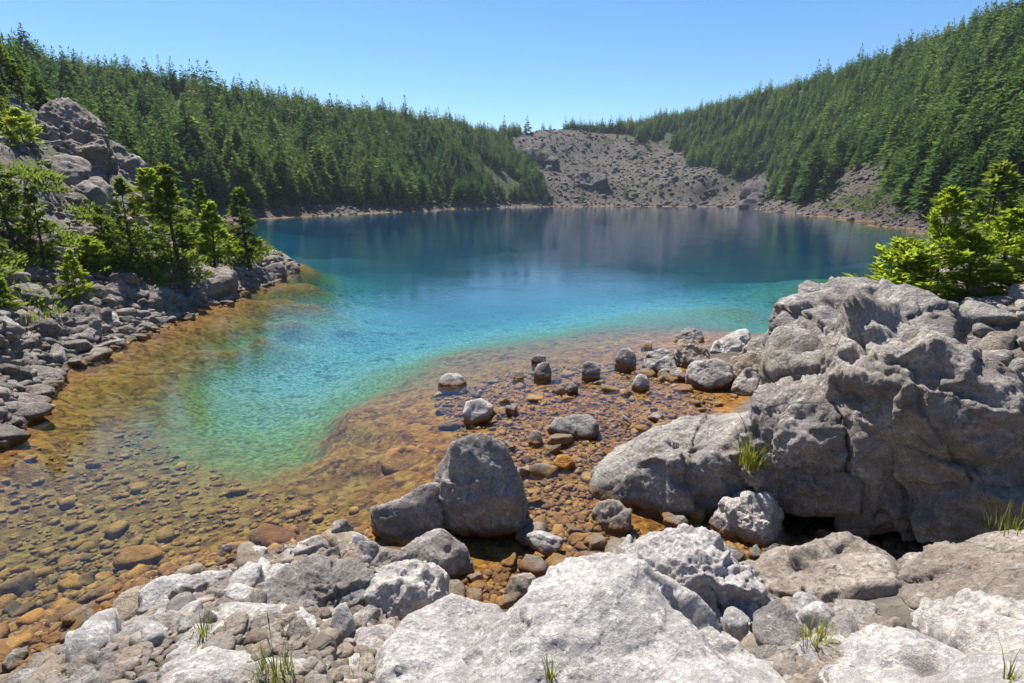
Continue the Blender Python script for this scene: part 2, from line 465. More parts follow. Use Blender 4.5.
# bare rock and rubble
vr = b.n('ShaderNodeTexVoronoi', {'Vector': pos, 'Scale': 0.55})
rock = b.mix(b.smooth(nB, 0.35, 0.65), (0.13, 0.115, 0.10), (0.33, 0.295, 0.26))
rock = b.mix(b.math('MULTIPLY', b.smooth(nC, 0.5, 0.68), 0.6), rock, (0.06, 0.055, 0.052))
rock = b.mix(0.35, rock, b.mix(1.0, rock, b.n('ShaderNodeSeparateXYZ', {0: vr.outputs['Color']}).outputs[0], 'MULTIPLY'))
rock = b.mix(b.math('MULTIPLY', b.smooth(nA, 0.52, 0.7), 0.45), rock, (0.18, 0.115, 0.075))
rock = b.mix(b.n('ShaderNodeAttribute', attribute_name='old_rock').outputs['Fac'], rock, b.mix(1.0, rock, (0.40, 0.365, 0.37), 'MULTIPLY'))
# moss and low growth between the rocks
moss = b.mix(nC, (0.028, 0.045, 0.012), (0.085, 0.105, 0.024))
mossf = b.math('MULTIPLY', b.smooth(b.noise(pos, 0.55, 5, 0.7), 0.53, 0.63), 0.8)
rock2 = b.mix(b.math('MULTIPLY', mossf, b.smooth(z, 0.7, 1.6)), rock, moss)
soil = b.mix(nB, (0.018, 0.026, 0.010), (0.045, 0.06, 0.020))
land = b.mix(b.smooth(b.math('ADD', sc_, b.math('MULTIPLY', b.math('SUBTRACT', nA, 0.5), 0.5)), 0.35, 0.6), soil, rock2)
# lake bed: iron-stained stones in the shallows, pale silt and weed further down
vb = b.n('ShaderNodeTexVoronoi', {'Vector': pos, 'Scale': 7.5})
vb2 = b.n('ShaderNodeTexVoronoi', {'Vector': pos, 'Scale': 17.0})
cell = b.n('ShaderNodeSeparateXYZ', {0: vb.outputs['Color']}).outputs[0]
cell2 = b.n('ShaderNodeSeparateXYZ', {0: vb2.outputs['Color']}).outputs[1]
stain = b.ramp(b.math('ADD', b.math('MULTIPLY', cell, 0.55), b.math('MULTIPLY', cell2, 0.45)),
               [(0.12, (0.07, 0.028, 0.006)), (0.36, (0.37, 0.145, 0.012)), (0.6, (0.55, 0.255, 0.024)), (0.85, (0.68, 0.40, 0.07))])
gap = b.math('MULTIPLY', b.smooth(vb.outputs['Distance'], 0.035, 0.075), 0.55)
stain = b.mix(gap, stain, (0.075, 0.033, 0.011))
silt = b.mix(b.smooth(nC, 0.35, 0.65), (0.17, 0.16, 0.08), (0.60, 0.57, 0.40))
silt = b.mix(b.math('MULTIPLY', b.smooth(nB, 0.53, 0.64), 0.75), silt, (0.07, 0.06, 0.03))
zj = b.math('ADD', z, b.math('MULTIPLY', b.math('SUBTRACT', nB, 0.5), 0.35))
algae = b.mix(b.smooth(nC, 0.35, 0.65), (0.09, 0.105, 0.022), (0.33, 0.36, 0.10))
deepbed = b.mix(nB, (0.05, 0.07, 0.045), (0.14, 0.16, 0.10))
silt = b.mix(b.smooth(zj, -2.1, -1.25), deepbed, silt)
bed = b.mix(b.smooth(zj, -1.1, -0.62), silt, algae)
bed = b.mix(b.smooth(zj, -0.72, -0.40), bed, stain)
zs = b.math('ADD', z, b.math('MULTIPLY', b.math('SUBTRACT', nC, 0.5), 0.06))
col = b.mix(b.smooth(zs, 0.0, 0.05), bed, land)
hh = b.math('ADD', b.math('MULTIPLY', nB, 0.5), b.math('ADD', b.math('MULTIPLY', nC, 0.30), b.math('MULTIPLY', nD, 0.09)))
hh = b.math('SUBTRACT', hh, b.math('MULTIPLY', b.smooth(vb.outputs['Distance'], 0.0, 0.08), 0.12))
nrm = b.bump(hh, 0.35, 0.8)
M_TERRAIN = b.done(b.princ(col, 0.9, nrm, 0.2))

me = mesh_np('terrain', tv, tf, M_TERRAIN)
attr(me, 'scree', scree)
attr(me, 'old_rock', np.clip((tr - 45) / 20, 0, 1))
tag(link('terrain', me), 'rocky lake basin with wooded slopes and stony lake bed', 'terrain', kind='structure')

# ------------------------------------------------------------------ water: closed body with an absorbing, faintly scattering volume
b = NB('lake_water')
g = b.n('ShaderNodeNewGeometry')
pos = g.outputs['Position']
st = b.n('ShaderNodeMapping', {'Vector': pos, 'Scale': (1.0, 0.8, 1.0), 'Rotation': (0, 0, 0.35)}).outputs[0]
w1 = b.noise(st, 4.2, 3, 0.55, 0.3)
w2 = b.noise(st, 13, 3, 0.5, 0.4)
w3 = b.noise(pos, 0.25, 2, 0.5)
hgt = b.math('ADD', b.math('MULTIPLY', w1, 0.65), b.math('MULTIPLY', w2, 0.2))
calm = b.smooth(w3, 0.35, 0.65, 0.45, 1.0)
nrm = b.bump(b.math('MULTIPLY', hgt, calm), 0.012, 1.0)
fr = b.n('ShaderNodeFresnel', {'IOR': 1.26, 'Normal': nrm}).outputs[0]
gl = b.n('ShaderNodeBsdfGlossy', {'Color': (1, 1, 1), 'Roughness': 0.04, 'Normal': nrm}).outputs[0]
tr_ = b.n('ShaderNodeBsdfTransparent', {'Color': (1, 1, 1)}).outputs[0]
sh = b.n('ShaderNodeMixShader', {0: fr, 1: tr_, 2: gl}).outputs[0]
ABS = (0.34, 0.115, 0.050)
SCA = (0.0001, 0.0105, 0.0140)
vm = b.n('ShaderNodeVolumeCoefficients') if hasattr(bpy.types, 'ShaderNodeVolumeCoefficients') else None
ab = b.n('ShaderNodeVolumeAbsorption', {'Color': tuple(1 - a for a in ABS), 'Density': 1.0}).outputs[0]
sc2 = b.n('ShaderNodeVolumeScatter', {'Color': tuple(s / 0.035 for s in SCA), 'Density': 0.035, 'Anisotropy': 0.2}).outputs[0]
vol = b.n('ShaderNodeAddShader', {0: ab, 1: sc2}).outputs[0]
M_WATER = b.done(sh, vol)
wv = np.array([[-170, -0.3, 0], [250, -0.3, 0], [250, 300, 0], [-170, 300, 0], [-170, -0.3, -45], [250, -0.3, -45], [250, 300, -45], [-170, 300, -45]], float)
wf = np.array([[0, 1, 2, 3], [7, 6, 5, 4], [0, 4, 5, 1], [1, 5, 6, 2], [2, 6, 7, 3], [3, 7, 4, 0]])
tag(link('lake_water', mesh_np('lake_water', wv, wf, M_WATER, False)), 'clear turquoise and deep blue lake water', 'lake', kind='structure')

# ------------------------------------------------------------------ air
b = NB('haze_air')
pv = b.n('ShaderNodeVolumePrincipled', {'Color': (0.72, 0.84, 1.0), 'Density': 0.00021, 'Anisotropy': 0.1})
b.t.links.new(pv.outputs[0], b.out.inputs[1])
hz = b.m
hx0, hx1, hy0, hy1, hz0, hz1 = -900, 900, -300, 1200, -47.0, 96.0
hv = np.array([[hx0, hy0, hz0], [hx1, hy0, hz0], [hx1, hy1, hz0], [hx0, hy1, hz0], [hx0, hy0, hz1], [hx1, hy0, hz1], [hx1, hy1, hz1], [hx0, hy1, hz1]], float)
hf = np.array([[3, 2, 1, 0], [4, 5, 6, 7], [0, 1, 5, 4], [1, 2, 6, 5], [2, 3, 7, 6], [3, 0, 4, 7]])
tag(link('haze', mesh_np('haze', hv, hf, hz, False)), 'thin blue summer haze over the lake', 'haze', kind='stuff')

# ------------------------------------------------------------------ sky and sun
SUN_EL, SUN_AZ = math.radians(56), math.radians(-25)
w = bpy.data.worlds.new('World'); S.world = w; w.use_nodes = True
nt = w.node_tree
sk = nt.nodes.new('ShaderNodeTexSky'); sk.sky_type = 'NISHITA'; sk.sun_disc = False
sk.sun_elevation = SUN_EL; sk.sun_rotation = SUN_AZ
sk.altitude = 600; sk.air_density = 1.0; sk.dust_density = 0.25; sk.ozone_density = 4.0
bg = nt.nodes['Background']
hs = nt.nodes.new('ShaderNodeHueSaturation'); hs.inputs['Saturation'].default_value = 1.22
nt.links.new(sk.outputs[0], hs.inputs['Color']); nt.links.new(hs.outputs[0], bg.inputs[0]); bg.inputs[1].default_value = 0.076
sl = bpy.data.lights.new('sun', 'SUN'); sl.energy = 5.0; sl.angle = math.radians(0.5); sl.color = (1.0, 0.94, 0.84)
so = bpy.data.objects.new('sun', sl); COL.objects.link(so)
sd = Vector((math.sin(SUN_AZ) * math.cos(SUN_EL), math.cos(SUN_AZ) * math.cos(SUN_EL), math.sin(SUN_EL)))
so.rotation_euler = sd.to_track_quat('Z', 'Y').to_euler(); so.location = (0, 0, 60)
S.view_settings.view_transform = 'Standard'; S.view_settings.look = 'None'
S.view_settings.exposure = 1.05; S.view_settings.gamma = 1.0
cy = S.cycles
cy.max_bounces = 6; cy.diffuse_bounces = 2; cy.glossy_bounces = 2; cy.transmission_bounces = 3; cy.transparent_max_bounces = 10; cy.volume_bounces = 1
cy.caustics_reflective = False; cy.caustics_refractive = False
cy.use_denoising = True
try: cy.denoiser = 'OPENIMAGEDENOISE'
except Exception: pass
cy.sample_clamp_indirect = 4.0
# ------------------------------------------------------------------ rocks
M_GRAN = rock_mat('granite', (0.47, 0.44, 0.41), (0.19, 0.175, 0.165), (0.66, 0.64, 0.60), 0.6, 0.45, tonef=0.6)
M_PALE = rock_mat('lichened_granite', (0.62, 0.595, 0.56), (0.30, 0.28, 0.275), (0.88, 0.865, 0.82), 0.95, 0.18, 1.5, cracks=0.0, tonef=0.35, blotch=(0.33, 0.30, 0.30))
M_WARM = rock_mat('warm_granite', (0.50, 0.445, 0.39), (0.22, 0.185, 0.155), (0.66, 0.63, 0.57), 0.45, 0.45)
M_BANK = rock_mat('bank_granite', (0.42, 0.38, 0.35), (0.16, 0.142, 0.132), (0.48, 0.455, 0.42), 0.4, 0.35, 0.8)
M_STONE = rock_mat('lake_stone', (0.40, 0.35, 0.28), (0.17, 0.14, 0.11), (0.55, 0.50, 0.42), 0.4, 0.4, 2.2)

M_AMBER = rock_mat('amber_stone', (0.52, 0.26, 0.045), (0.27, 0.11, 0.020), (0.60, 0.36, 0.10), 0.5, 0.2, 2.0, wet=False, tonef=0.4)
_ico = {}
def ico(sub):
    if sub not in _ico:
        bm = bmesh.new()
        bmesh.ops.create_icosphere(bm, subdivisions=sub, radius=1.0)
        v = np.array([x.co[:] for x in bm.verts]); v /= np.linalg.norm(v, axis=1)[:, None]
        f = np.array([[q.index for q in fa.verts] for fa in bm.faces])
        bm.free()
        _ico[sub] = (v, f)
    return _ico[sub]

def hull_planes(pts):
    bm = bmesh.new()
    for p in pts: bm.verts.new(p)
    bm.verts.ensure_lookup_table()
    r = bmesh.ops.convex_hull(bm, input=bm.verts[:])
    bm.normal_update()
    c = np.mean(pts, axis=0)
    N, D = [], []
    for f in bm.faces:
        n = np.array(f.normal[:]); q = np.array(f.verts[0].co[:])
        if np.linalg.norm(n) < 1e-6: continue
        d = n @ (q - c)
        if d < 0: n, d = -n, -d
        N.append(n); D.append(max(d, 1e-3))
    bm.free()
    return c, np.array(N), np.array(D)

def rock_surface(N, D, sub, size, seed, sharp=14, rough=1.0, cells=14, crack=0.02, step=0.03, facets=7, chip=1.0):
    sharp = sharp * 4.0
    """rounded polyhedron, cut by planes N,D, then weathered: steps, cracks and grain. Local to the centre"""
    u, f = ico(sub)
    rs = np.random.default_rng(seed)
    if facets:
        # chips: flat faces struck off the corners
        u0 = ico(4)[0]
        r0 = (((np.clip(u0 @ N.T, 1e-4, None) / D) ** 20).sum(1)) ** (-1 / 20)
        q0 = u0 * r0[:, None]
        n = rs.normal(size=(facets, 3)); n /= np.linalg.norm(n, axis=1)[:, None]
        h = (q0 @ n.T).max(0) * rs.uniform(0.88, 0.98, facets)
        N = np.concatenate([N, n]); D = np.concatenate([D, h])
    dots = np.clip(u @ N.T, 1e-4, None) / D
    r = (dots ** sharp).sum(1) ** (-1.0 / sharp)
    p = u * r[:, None]
    q = p / size
    n = fbm(q * 1.3 + seed, 3, seed) * 0.055
    n += fbm(q * 3.4 + seed, 4, seed + 5, 0.6, True) * 0.055
    if sub >= 5:
        n += fbm(q * 10 + seed, 4, seed + 8, 0.62, True) * 0.018
    if sub >= 6:
        n += fbm(q * 27 + seed, 3, seed + 9, 0.6) * 0.008
        pit = np.clip(fbm(q * 7 + seed, 3, seed + 13) - 0.15, 0, 1)
        n -= pit * 0.015
    d = n * rough * 1.15
    if cells:
        # joints: every block has its own tilted face, split from the next by a groove
        ext = np.abs(q).max(0)
        wq = 0.09 * np.stack([perlin(q * 2.6, seed + 31), perlin(q * 2.6, seed + 32), perlin(q * 2.6, seed + 33)], -1)
        wq += 0.03 * np.stack([perlin(q * 9, seed + 34), perlin(q * 9, seed + 35), perlin(q * 9, seed + 36)], -1)
        for lev, (nc, amp) in enumerate(((cells, 1.0), (cells * 5, 0.42))):
            if lev and sub < 5: break
            uu = rs.normal(size=(nc, 3)); uu /= np.linalg.norm(uu, axis=1)[:, None]
            dd_ = np.clip(uu @ N.T, 1e-4, None) / D
            cs = uu / dd_.max(1)[:, None] / size * rs.uniform(0.8, 1.0, nc)[:, None]
            tilt = rs.normal(size=(nc, 3)) * (0.20 if lev == 0 else 0.26)
            off = rs.uniform(-1, 1, nc) * step * amp
            asp = np.array([1.0, 1.0, 1.35])
            qq = (q + wq) * asp
            o = np.empty((len(q), 2), int); dm = np.empty((len(q), 2))
            for a0 in range(0, len(q), 30000):
                d2 = ((qq[a0:a0 + 30000, None, :] - (cs * asp)[None]) ** 2).sum(-1)
                oo = np.argpartition(d2, 1, axis=1)[:, :2]
                v2 = np.take_along_axis(d2, oo, 1)
                sw = v2[:, 0] > v2[:, 1]
                oo[sw] = oo[sw][:, ::-1]; v2[sw] = v2[sw][:, ::-1]
                o[a0:a0 + 30000] = oo; dm[a0:a0 + 30000] = np.sqrt(v2)
            e = dm[:, 1] - dm[:, 0]
            def face(ix):
                return off[ix] + np.clip(((q - cs[ix]) * tilt[ix]).sum(-1), -0.09 * amp - 0.02, 0.07 * amp)
            sm = 0.5 + 0.5 * np.clip(e / (0.03 if lev == 0 else 0.02), 0, 1)
            d = d + (face(o[:, 0]) * sm + face(o[:, 1]) * (1 - sm)) * chip
            d = d - crack * amp * np.exp(-(e / (0.022 if lev == 0 else 0.014)) ** 2)
    p = p + u * (d * size)[:, None]
    return p, f

USED = []                                           # footprints, so that scattered stones keep clear
def hero(name, label, cat, outline, depth, thick, mat, sub=5, seed=1, rb=None, inner=(), group=None, drop=0.15, **kw):
    o = np.array(outline, float)
    yb, yt = o[:, 1].max(), o[:, 1].min()
    if rb is None:
        low = o[o[:, 1] > yb - 0.15 * (yb - yt) - 1].mean(0)
        h = ground_hit(low[0], yb)
        rb = math.hypot(h[0], h[1])
    pts = []
    for x, y in o:
        t = (yb - y) / max(yb - yt, 1)
        r = rb + depth * t
        p = at_range(x, y, r)
        pts.append(p)
        away = np.array([p[0], p[1], 0]) / math.hypot(p[0], p[1])
        if t > 0.35:
            pts.append(p + away * thick - np.array([0, 0, thick * max(0.2, (EYE - p[2]) / r + 0.12)]))
            pts.append(p + away * thick * 0.85 - np.array([0, 0, max(p[2] + 0.2, thick * ((EYE - p[2]) / r + 0.2))]))
        if t < 0.6:
            pts.append(p - np.array([0, 0, drop]) + away * 0.05)
    for x, y, dr in inner:
        pts.append(at_range(x, y, rb + dr))
    pts = np.array(pts)
    c, N, D = hull_planes(pts)
    size = float(np.mean(np.ptp(pts, axis=0))) * 0.5
    p, f = rock_surface(N, D, sub, size, seed, **kw)
    me = mesh_np(name, p, f, mat)
    ob = link(name, me, None, tuple(c))
    tag(ob, label, cat, group)
    USED.append((c[0], c[1], 0.42 * float(np.ptp(pts[:, 0]))))
    return ob

# --- the great boulder group on the right
hero('boulder', 'huge grey granite boulder with dark shaded face at right of the shallows', 'boulder',
     [(840, 372), (846, 335), (868, 308), (905, 326), (955, 346), (995, 378), (1035, 420), (1075, 465), (1070, 505), (1010, 520), (940, 522), (880, 510), (848, 470), (838, 420)],
     0.75, 1.5, M_GRAN, 7, 3, rb=5.0, inner=[(880, 345, 0.25), (945, 365, 0.05), (1010, 400, 0.0), (900, 420, -0.15), (960, 470, -0.2)], sharp=11, cells=16, crack=0.045, step=0.05, rough=1.1)
hero('boulder', 'broad top block of pale grey rock behind the huge boulder, green bush at its back', 'boulder',
     [(775, 330), (783, 305), (810, 284), (850, 277), (900, 288), (945, 300), (962, 318), (955, 345), (900, 352), (840, 372), (800, 372)],
     1.6, 1.3, M_GRAN, 6, 12, rb=6.3, sharp=11, cells=16, crack=0.04, step=0.04, rough=1.1, chip=0.6)
hero('boulder', 'lumpy cracked grey boulder leaning on the huge boulder, green plant at its left', 'boulder',
     [(752, 420), (758, 398), (790, 378), (822, 365), (848, 376), (860, 410), (858, 470), (850, 505), (800, 502), (768, 478), (755, 450)],
     0.5, 0.7, M_GRAN, 6, 21, rb=5.1, inner=[(800, 410, 0.12), (830, 420, 0.0), (790, 450, 0.0)], sharp=10, cells=14, crack=0.05, step=0.07, rough=1.2)
hero('boulder', 'long sloping grey slab with pale top and green plant at its upper right end', 'boulder',
     [(588, 492), (592, 470), (630, 446), (680, 420), (740, 402), (775, 402), (780, 440), (768, 480), (735, 500), (680, 518), (640, 522), (610, 512)],
     1.0, 0.35, M_GRAN, 6, 33, rb=5.15, inner=[(660, 465, 0.12), (720, 455, 0.12)], sharp=12, cells=9, crack=0.025, step=0.05)
hero('boulder', 'upright grey block wedged between the boulder heap and the lumpy cracked boulder', 'boulder',
     [(770, 372), (768, 345), (778, 332), (800, 330), (822, 342), (830, 365), (815, 390), (790, 400), (775, 395)],
     0.5, 0.6, M_GRAN, 5, 41, rb=6.2, sharp=12, cells=8)
hero('boulder', 'rounded grey knob in the cleft below the huge boulder', 'boulder',
     [(852, 415), (860, 402), (876, 400), (892, 412), (898, 432), (885, 445), (862, 440)], 0.2, 0.4, M_GRAN, 5, 43, rb=4.98, sharp=9, cells=0)
# --- middle boulders
hero('boulder', 'tall wedge shaped grey boulder standing in the middle of the stone shallows', 'boulder',
     [(436, 470), (449, 446), (478, 434), (503, 446), (522, 472), (530, 505), (529, 532), (500, 541), (465, 541), (444, 528), (437, 500)],
     0.28, 0.55, M_GRAN, 6, 51, inner=[(476, 470, 0.08), (500, 490, -0.03), (462, 510, -0.03)], sharp=13, cells=7, crack=0.015, step=0.025, chip=0.55)
hero('boulder', 'low pointed grey boulder touching the left side of the tall wedge shaped boulder', 'boulder',
     [(373, 508), (400, 494), (436, 480), (442, 500), (440, 520), (425, 536), (398, 546), (380, 530)],
     0.28, 0.3, M_GRAN, 5, 52, inner=[(415, 505, 0.1)], sharp=13, cells=5)
hero('boulder', 'grey boulder with flat sunlit top directly below the pointed boulder', 'boulder',
     [(388, 560), (410, 545), (438, 530), (462, 545), (468, 562), (455, 575), (425, 582), (400, 578)], 0.3, 0.3, M_GRAN, 5, 53, inner=[(435, 545, .12)], sharp=12, cells=5)
hero('boulder', 'pale grey boulder with rounded top above the foreground slabs, left of the amber pool', 'boulder',
     [(358, 585), (372, 566), (400, 556), (432, 556), (446, 572), (444, 600), (425, 618), (385, 625), (362, 615)], 0.3, 0.3, M_PALE, 6, 54, inner=[(405, 578, 0.1), (430, 585, 0.05)], sharp=11, cells=6, rough=1.2)
hero('boulder', 'pale blocky boulder alone in amber stream between the sloping slab and foreground', 'boulder',
     [(713, 515), (722, 498), (745, 490), (776, 496), (782, 512), (780, 535), (768, 548), (742, 540), (722, 532)], 0.28, 0.25, M_PALE, 6, 55, inner=[(745, 510, 0.1), (765, 515, 0.05)], sharp=10, cells=7, step=0.06, rough=1.2)
hero('boulder', 'small dark round boulder between the sloping slab and the pale blocky boulder', 'boulder',
     [(682, 512), (692, 502), (703, 506), (706, 518), (698, 527), (686, 525)], 0.1, 0.15, M_WARM, 4, 56, cells=4)
hero('boulder', 'knobbly brownish boulder at the foot of the long sloping slab', 'boulder',
     [(590, 520), (598, 503), (620, 498), (630, 510), (626, 528), (610, 536), (594, 530)], 0.2, 0.2, M_WARM, 5, 57, cells=7, step=0.07, rough=1.3)
hero('boulder', 'broad tan boulder with shaded right face below the amber stream at lower right', 'boulder',
     [(735, 592), (752, 568), (790, 556), (842, 543), (880, 560), (907, 590), (905, 615), (870, 632), (825, 625), (780, 610)],
     0.45, 0.35, M_WARM, 6, 58, rb=3.0, inner=[(840, 565, 0.18), (870, 585, 0.05), (810, 590, 0.1)], sharp=12, cells=6, crack=0.012, step=0.03)
hero('boulder', 'knobbly white boulder studded with lumps in front of the amber stream, lower centre', 'boulder',
     [(628, 575), (640, 545), (668, 527), (700, 535), (740, 570), (790, 610), (808, 640), (790, 662), (740, 650), (690, 625), (640, 600)],
     0.5, 0.3, M_PALE, 7, 59, rb=2.55, inner=[(690, 560, 0.25), (740, 600, 0.12)], sharp=10, cells=26, crack=0.02, step=0.075, rough=1.6)
hero('boulder', 'broad white lichened slab filling the bottom centre of the foreground', 'boulder',
     [(440, 690), (455, 650), (500, 618), (540, 594), (580, 573), (612, 570), (650, 590), (720, 630), (800, 676), (840, 740), (820, 800), (440, 800)],
     1.0, 0.5, M_PALE, 7, 60, rb=1.5, inner=[(560, 640, 0.75), (650, 650, 0.65), (480, 660, 0.65), (600, 600, 0.96)], sharp=16, cells=5, crack=0.008, step=0.02, rough=0.7, drop=0.3)
hero('boulder', 'white lichened shoulder rock joined to the left side of the broad white slab', 'boulder',
     [(384, 690), (392, 655), (415, 630), (455, 612), (490, 612), (530, 640), (560, 700), (560, 800), (384, 800)],
     0.95, 0.3, M_PALE, 6, 67, rb=1.55, inner=[(450, 650, 0.68)], sharp=13, cells=5, crack=0.01, step=0.02, rough=0.9, drop=0.3)
hero('boulder', 'long pale slab sloping up from rubble at the bottom left foreground', 'boulder',
     [(140, 683), (185, 640), (235, 610), (290, 612), (345, 622), (390, 640), (420, 690), (420, 790), (120, 790)],
     1.15, 0.3, M_PALE, 7, 61, rb=1.75, inner=[(260, 650, 0.75), (330, 660, 0.65)], sharp=12, cells=8, crack=0.02, step=0.035, rough=1.0, drop=0.3)
hero('boulder', 'rough pitted grey boulder in the rubble between bottom left slab and shallows', 'boulder',
     [(245, 600), (262, 582), (300, 566), (350, 562), (372, 580), (365, 606), (330, 626), (290, 632), (258, 622)],
     0.5, 0.25, M_GRAN, 6, 62, rb=2.95, inner=[(300, 588, 0.3)], sharp=10, cells=16, step=0.07, rough=1.5)
hero('boulder', 'broad flat buff slab at the right edge of the foreground', 'boulder',
     [(888, 575), (930, 548), (985, 535), (1060, 530), (1110, 560), (1110, 640), (1040, 640), (960, 625), (905, 605)],
     0.9, 0.35, M_WARM, 6, 63, rb=2.7, inner=[(980, 575, 0.5)], sharp=14, cells=5, crack=0.012, step=0.025)
hero('boulder', 'pale worn slab in the bottom right corner of the foreground', 'boulder',
     [(790, 690), (830, 655), (900, 640), (960, 650), (1040, 668), (1120, 700), (1120, 800), (780, 800)],
     0.75, 0.3, M_PALE, 6, 64, rb=1.7, inner=[(930, 680, 0.5)], sharp=14, cells=5, crack=0.012, step=0.025, drop=0.3)
hero('boulder', 'ragged white streaked rock lying across the flat slab at the right edge', 'boulder',
     [(925, 605), (945, 598), (1000, 600), (1060, 615), (1060, 650), (1000, 655), (960, 640), (935, 622)], 0.4, 0.2, M_PALE, 6, 65, rb=2.45, cells=14, step=0.06, rough=1.6)
hero('rock', 'dark angular rock on the wet gravel below the huge boulder, near small grass', 'rock',
     [(922, 515), (935, 504), (955, 508), (978, 520), (985, 530), (960, 538), (935, 532)], 0.25, 0.2, M_GRAN, 5, 66, cells=5)

def level_range(ol):
    ol = np.array(ol, float); k = ol[:, 1].argmax()
    p = at_level(ol[:, 0].mean(), ol[k, 1], 0.0)
    return math.hypot(p[0], p[1])
# --- heap of blocks on the spit
HEAP = [('dark pointed block on top of the boulder heap, nearest the deep water', [(675, 340), (680, 330), (689, 326), (700, 332), (705, 341), (690, 344)], M_GRAN),
        ('broad brownish block with shaded right face in the boulder heap', [(674, 352), (680, 341), (696, 339), (708, 350), (708, 362), (690, 368), (674, 364)], M_WARM),
        ('dark rounded block at the left end of the boulder heap', [(646, 362), (650, 352), (664, 346), (675, 350), (677, 368), (660, 373), (648, 369)], M_GRAN),
        ('flat white topped block at the back of the boulder heap', [(712, 352), (716, 343), (735, 338), (745, 345), (742, 356), (720, 360)], M_PALE),
        ('wide pale block with dark undercut at the front of the boulder heap', [(686, 372), (694, 362), (715, 356), (732, 364), (732, 380), (712, 390), (692, 384)], M_GRAN),
        ('pale rounded block at the back right of the boulder heap', [(717, 341), (730, 332), (746, 330), (750, 340), (740, 348), (722, 348)], M_PALE),
        ('large sloping block at the right of the boulder heap', [(730, 372), (733, 358), (752, 352), (768, 362), (772, 378), (755, 386), (736, 382)], M_WARM),
        ('squat block low in front of the boulder heap', [(733, 386), (738, 374), (750, 369), (758, 378), (759, 392), (745, 397), (735, 394)], M_GRAN),
        ('low flat tan stone at the front left foot of the boulder heap', [(658, 374), (664, 367), (680, 368), (686, 376), (672, 381)], M_WARM),
        ('grey block tucked under the upright wedged block', [(758, 380), (762, 370), (775, 366), (782, 378), (778, 392), (764, 394)], M_GRAN),
        ('grey block at the shore behind the wedged block', [(745, 350), (752, 340), (770, 338), (778, 348), (770, 358), (752, 358)], M_GRAN)]
for i, (lab, ol, m) in enumerate(HEAP):
    hero('rock', lab, 'rock', ol, 0.35, 0.35, m, 5, 100 + i, rb=level_range(ol) if i not in (0, 5, 10) else None, group='blocks of the boulder heap', sharp=11, cells=5, step=0.05)

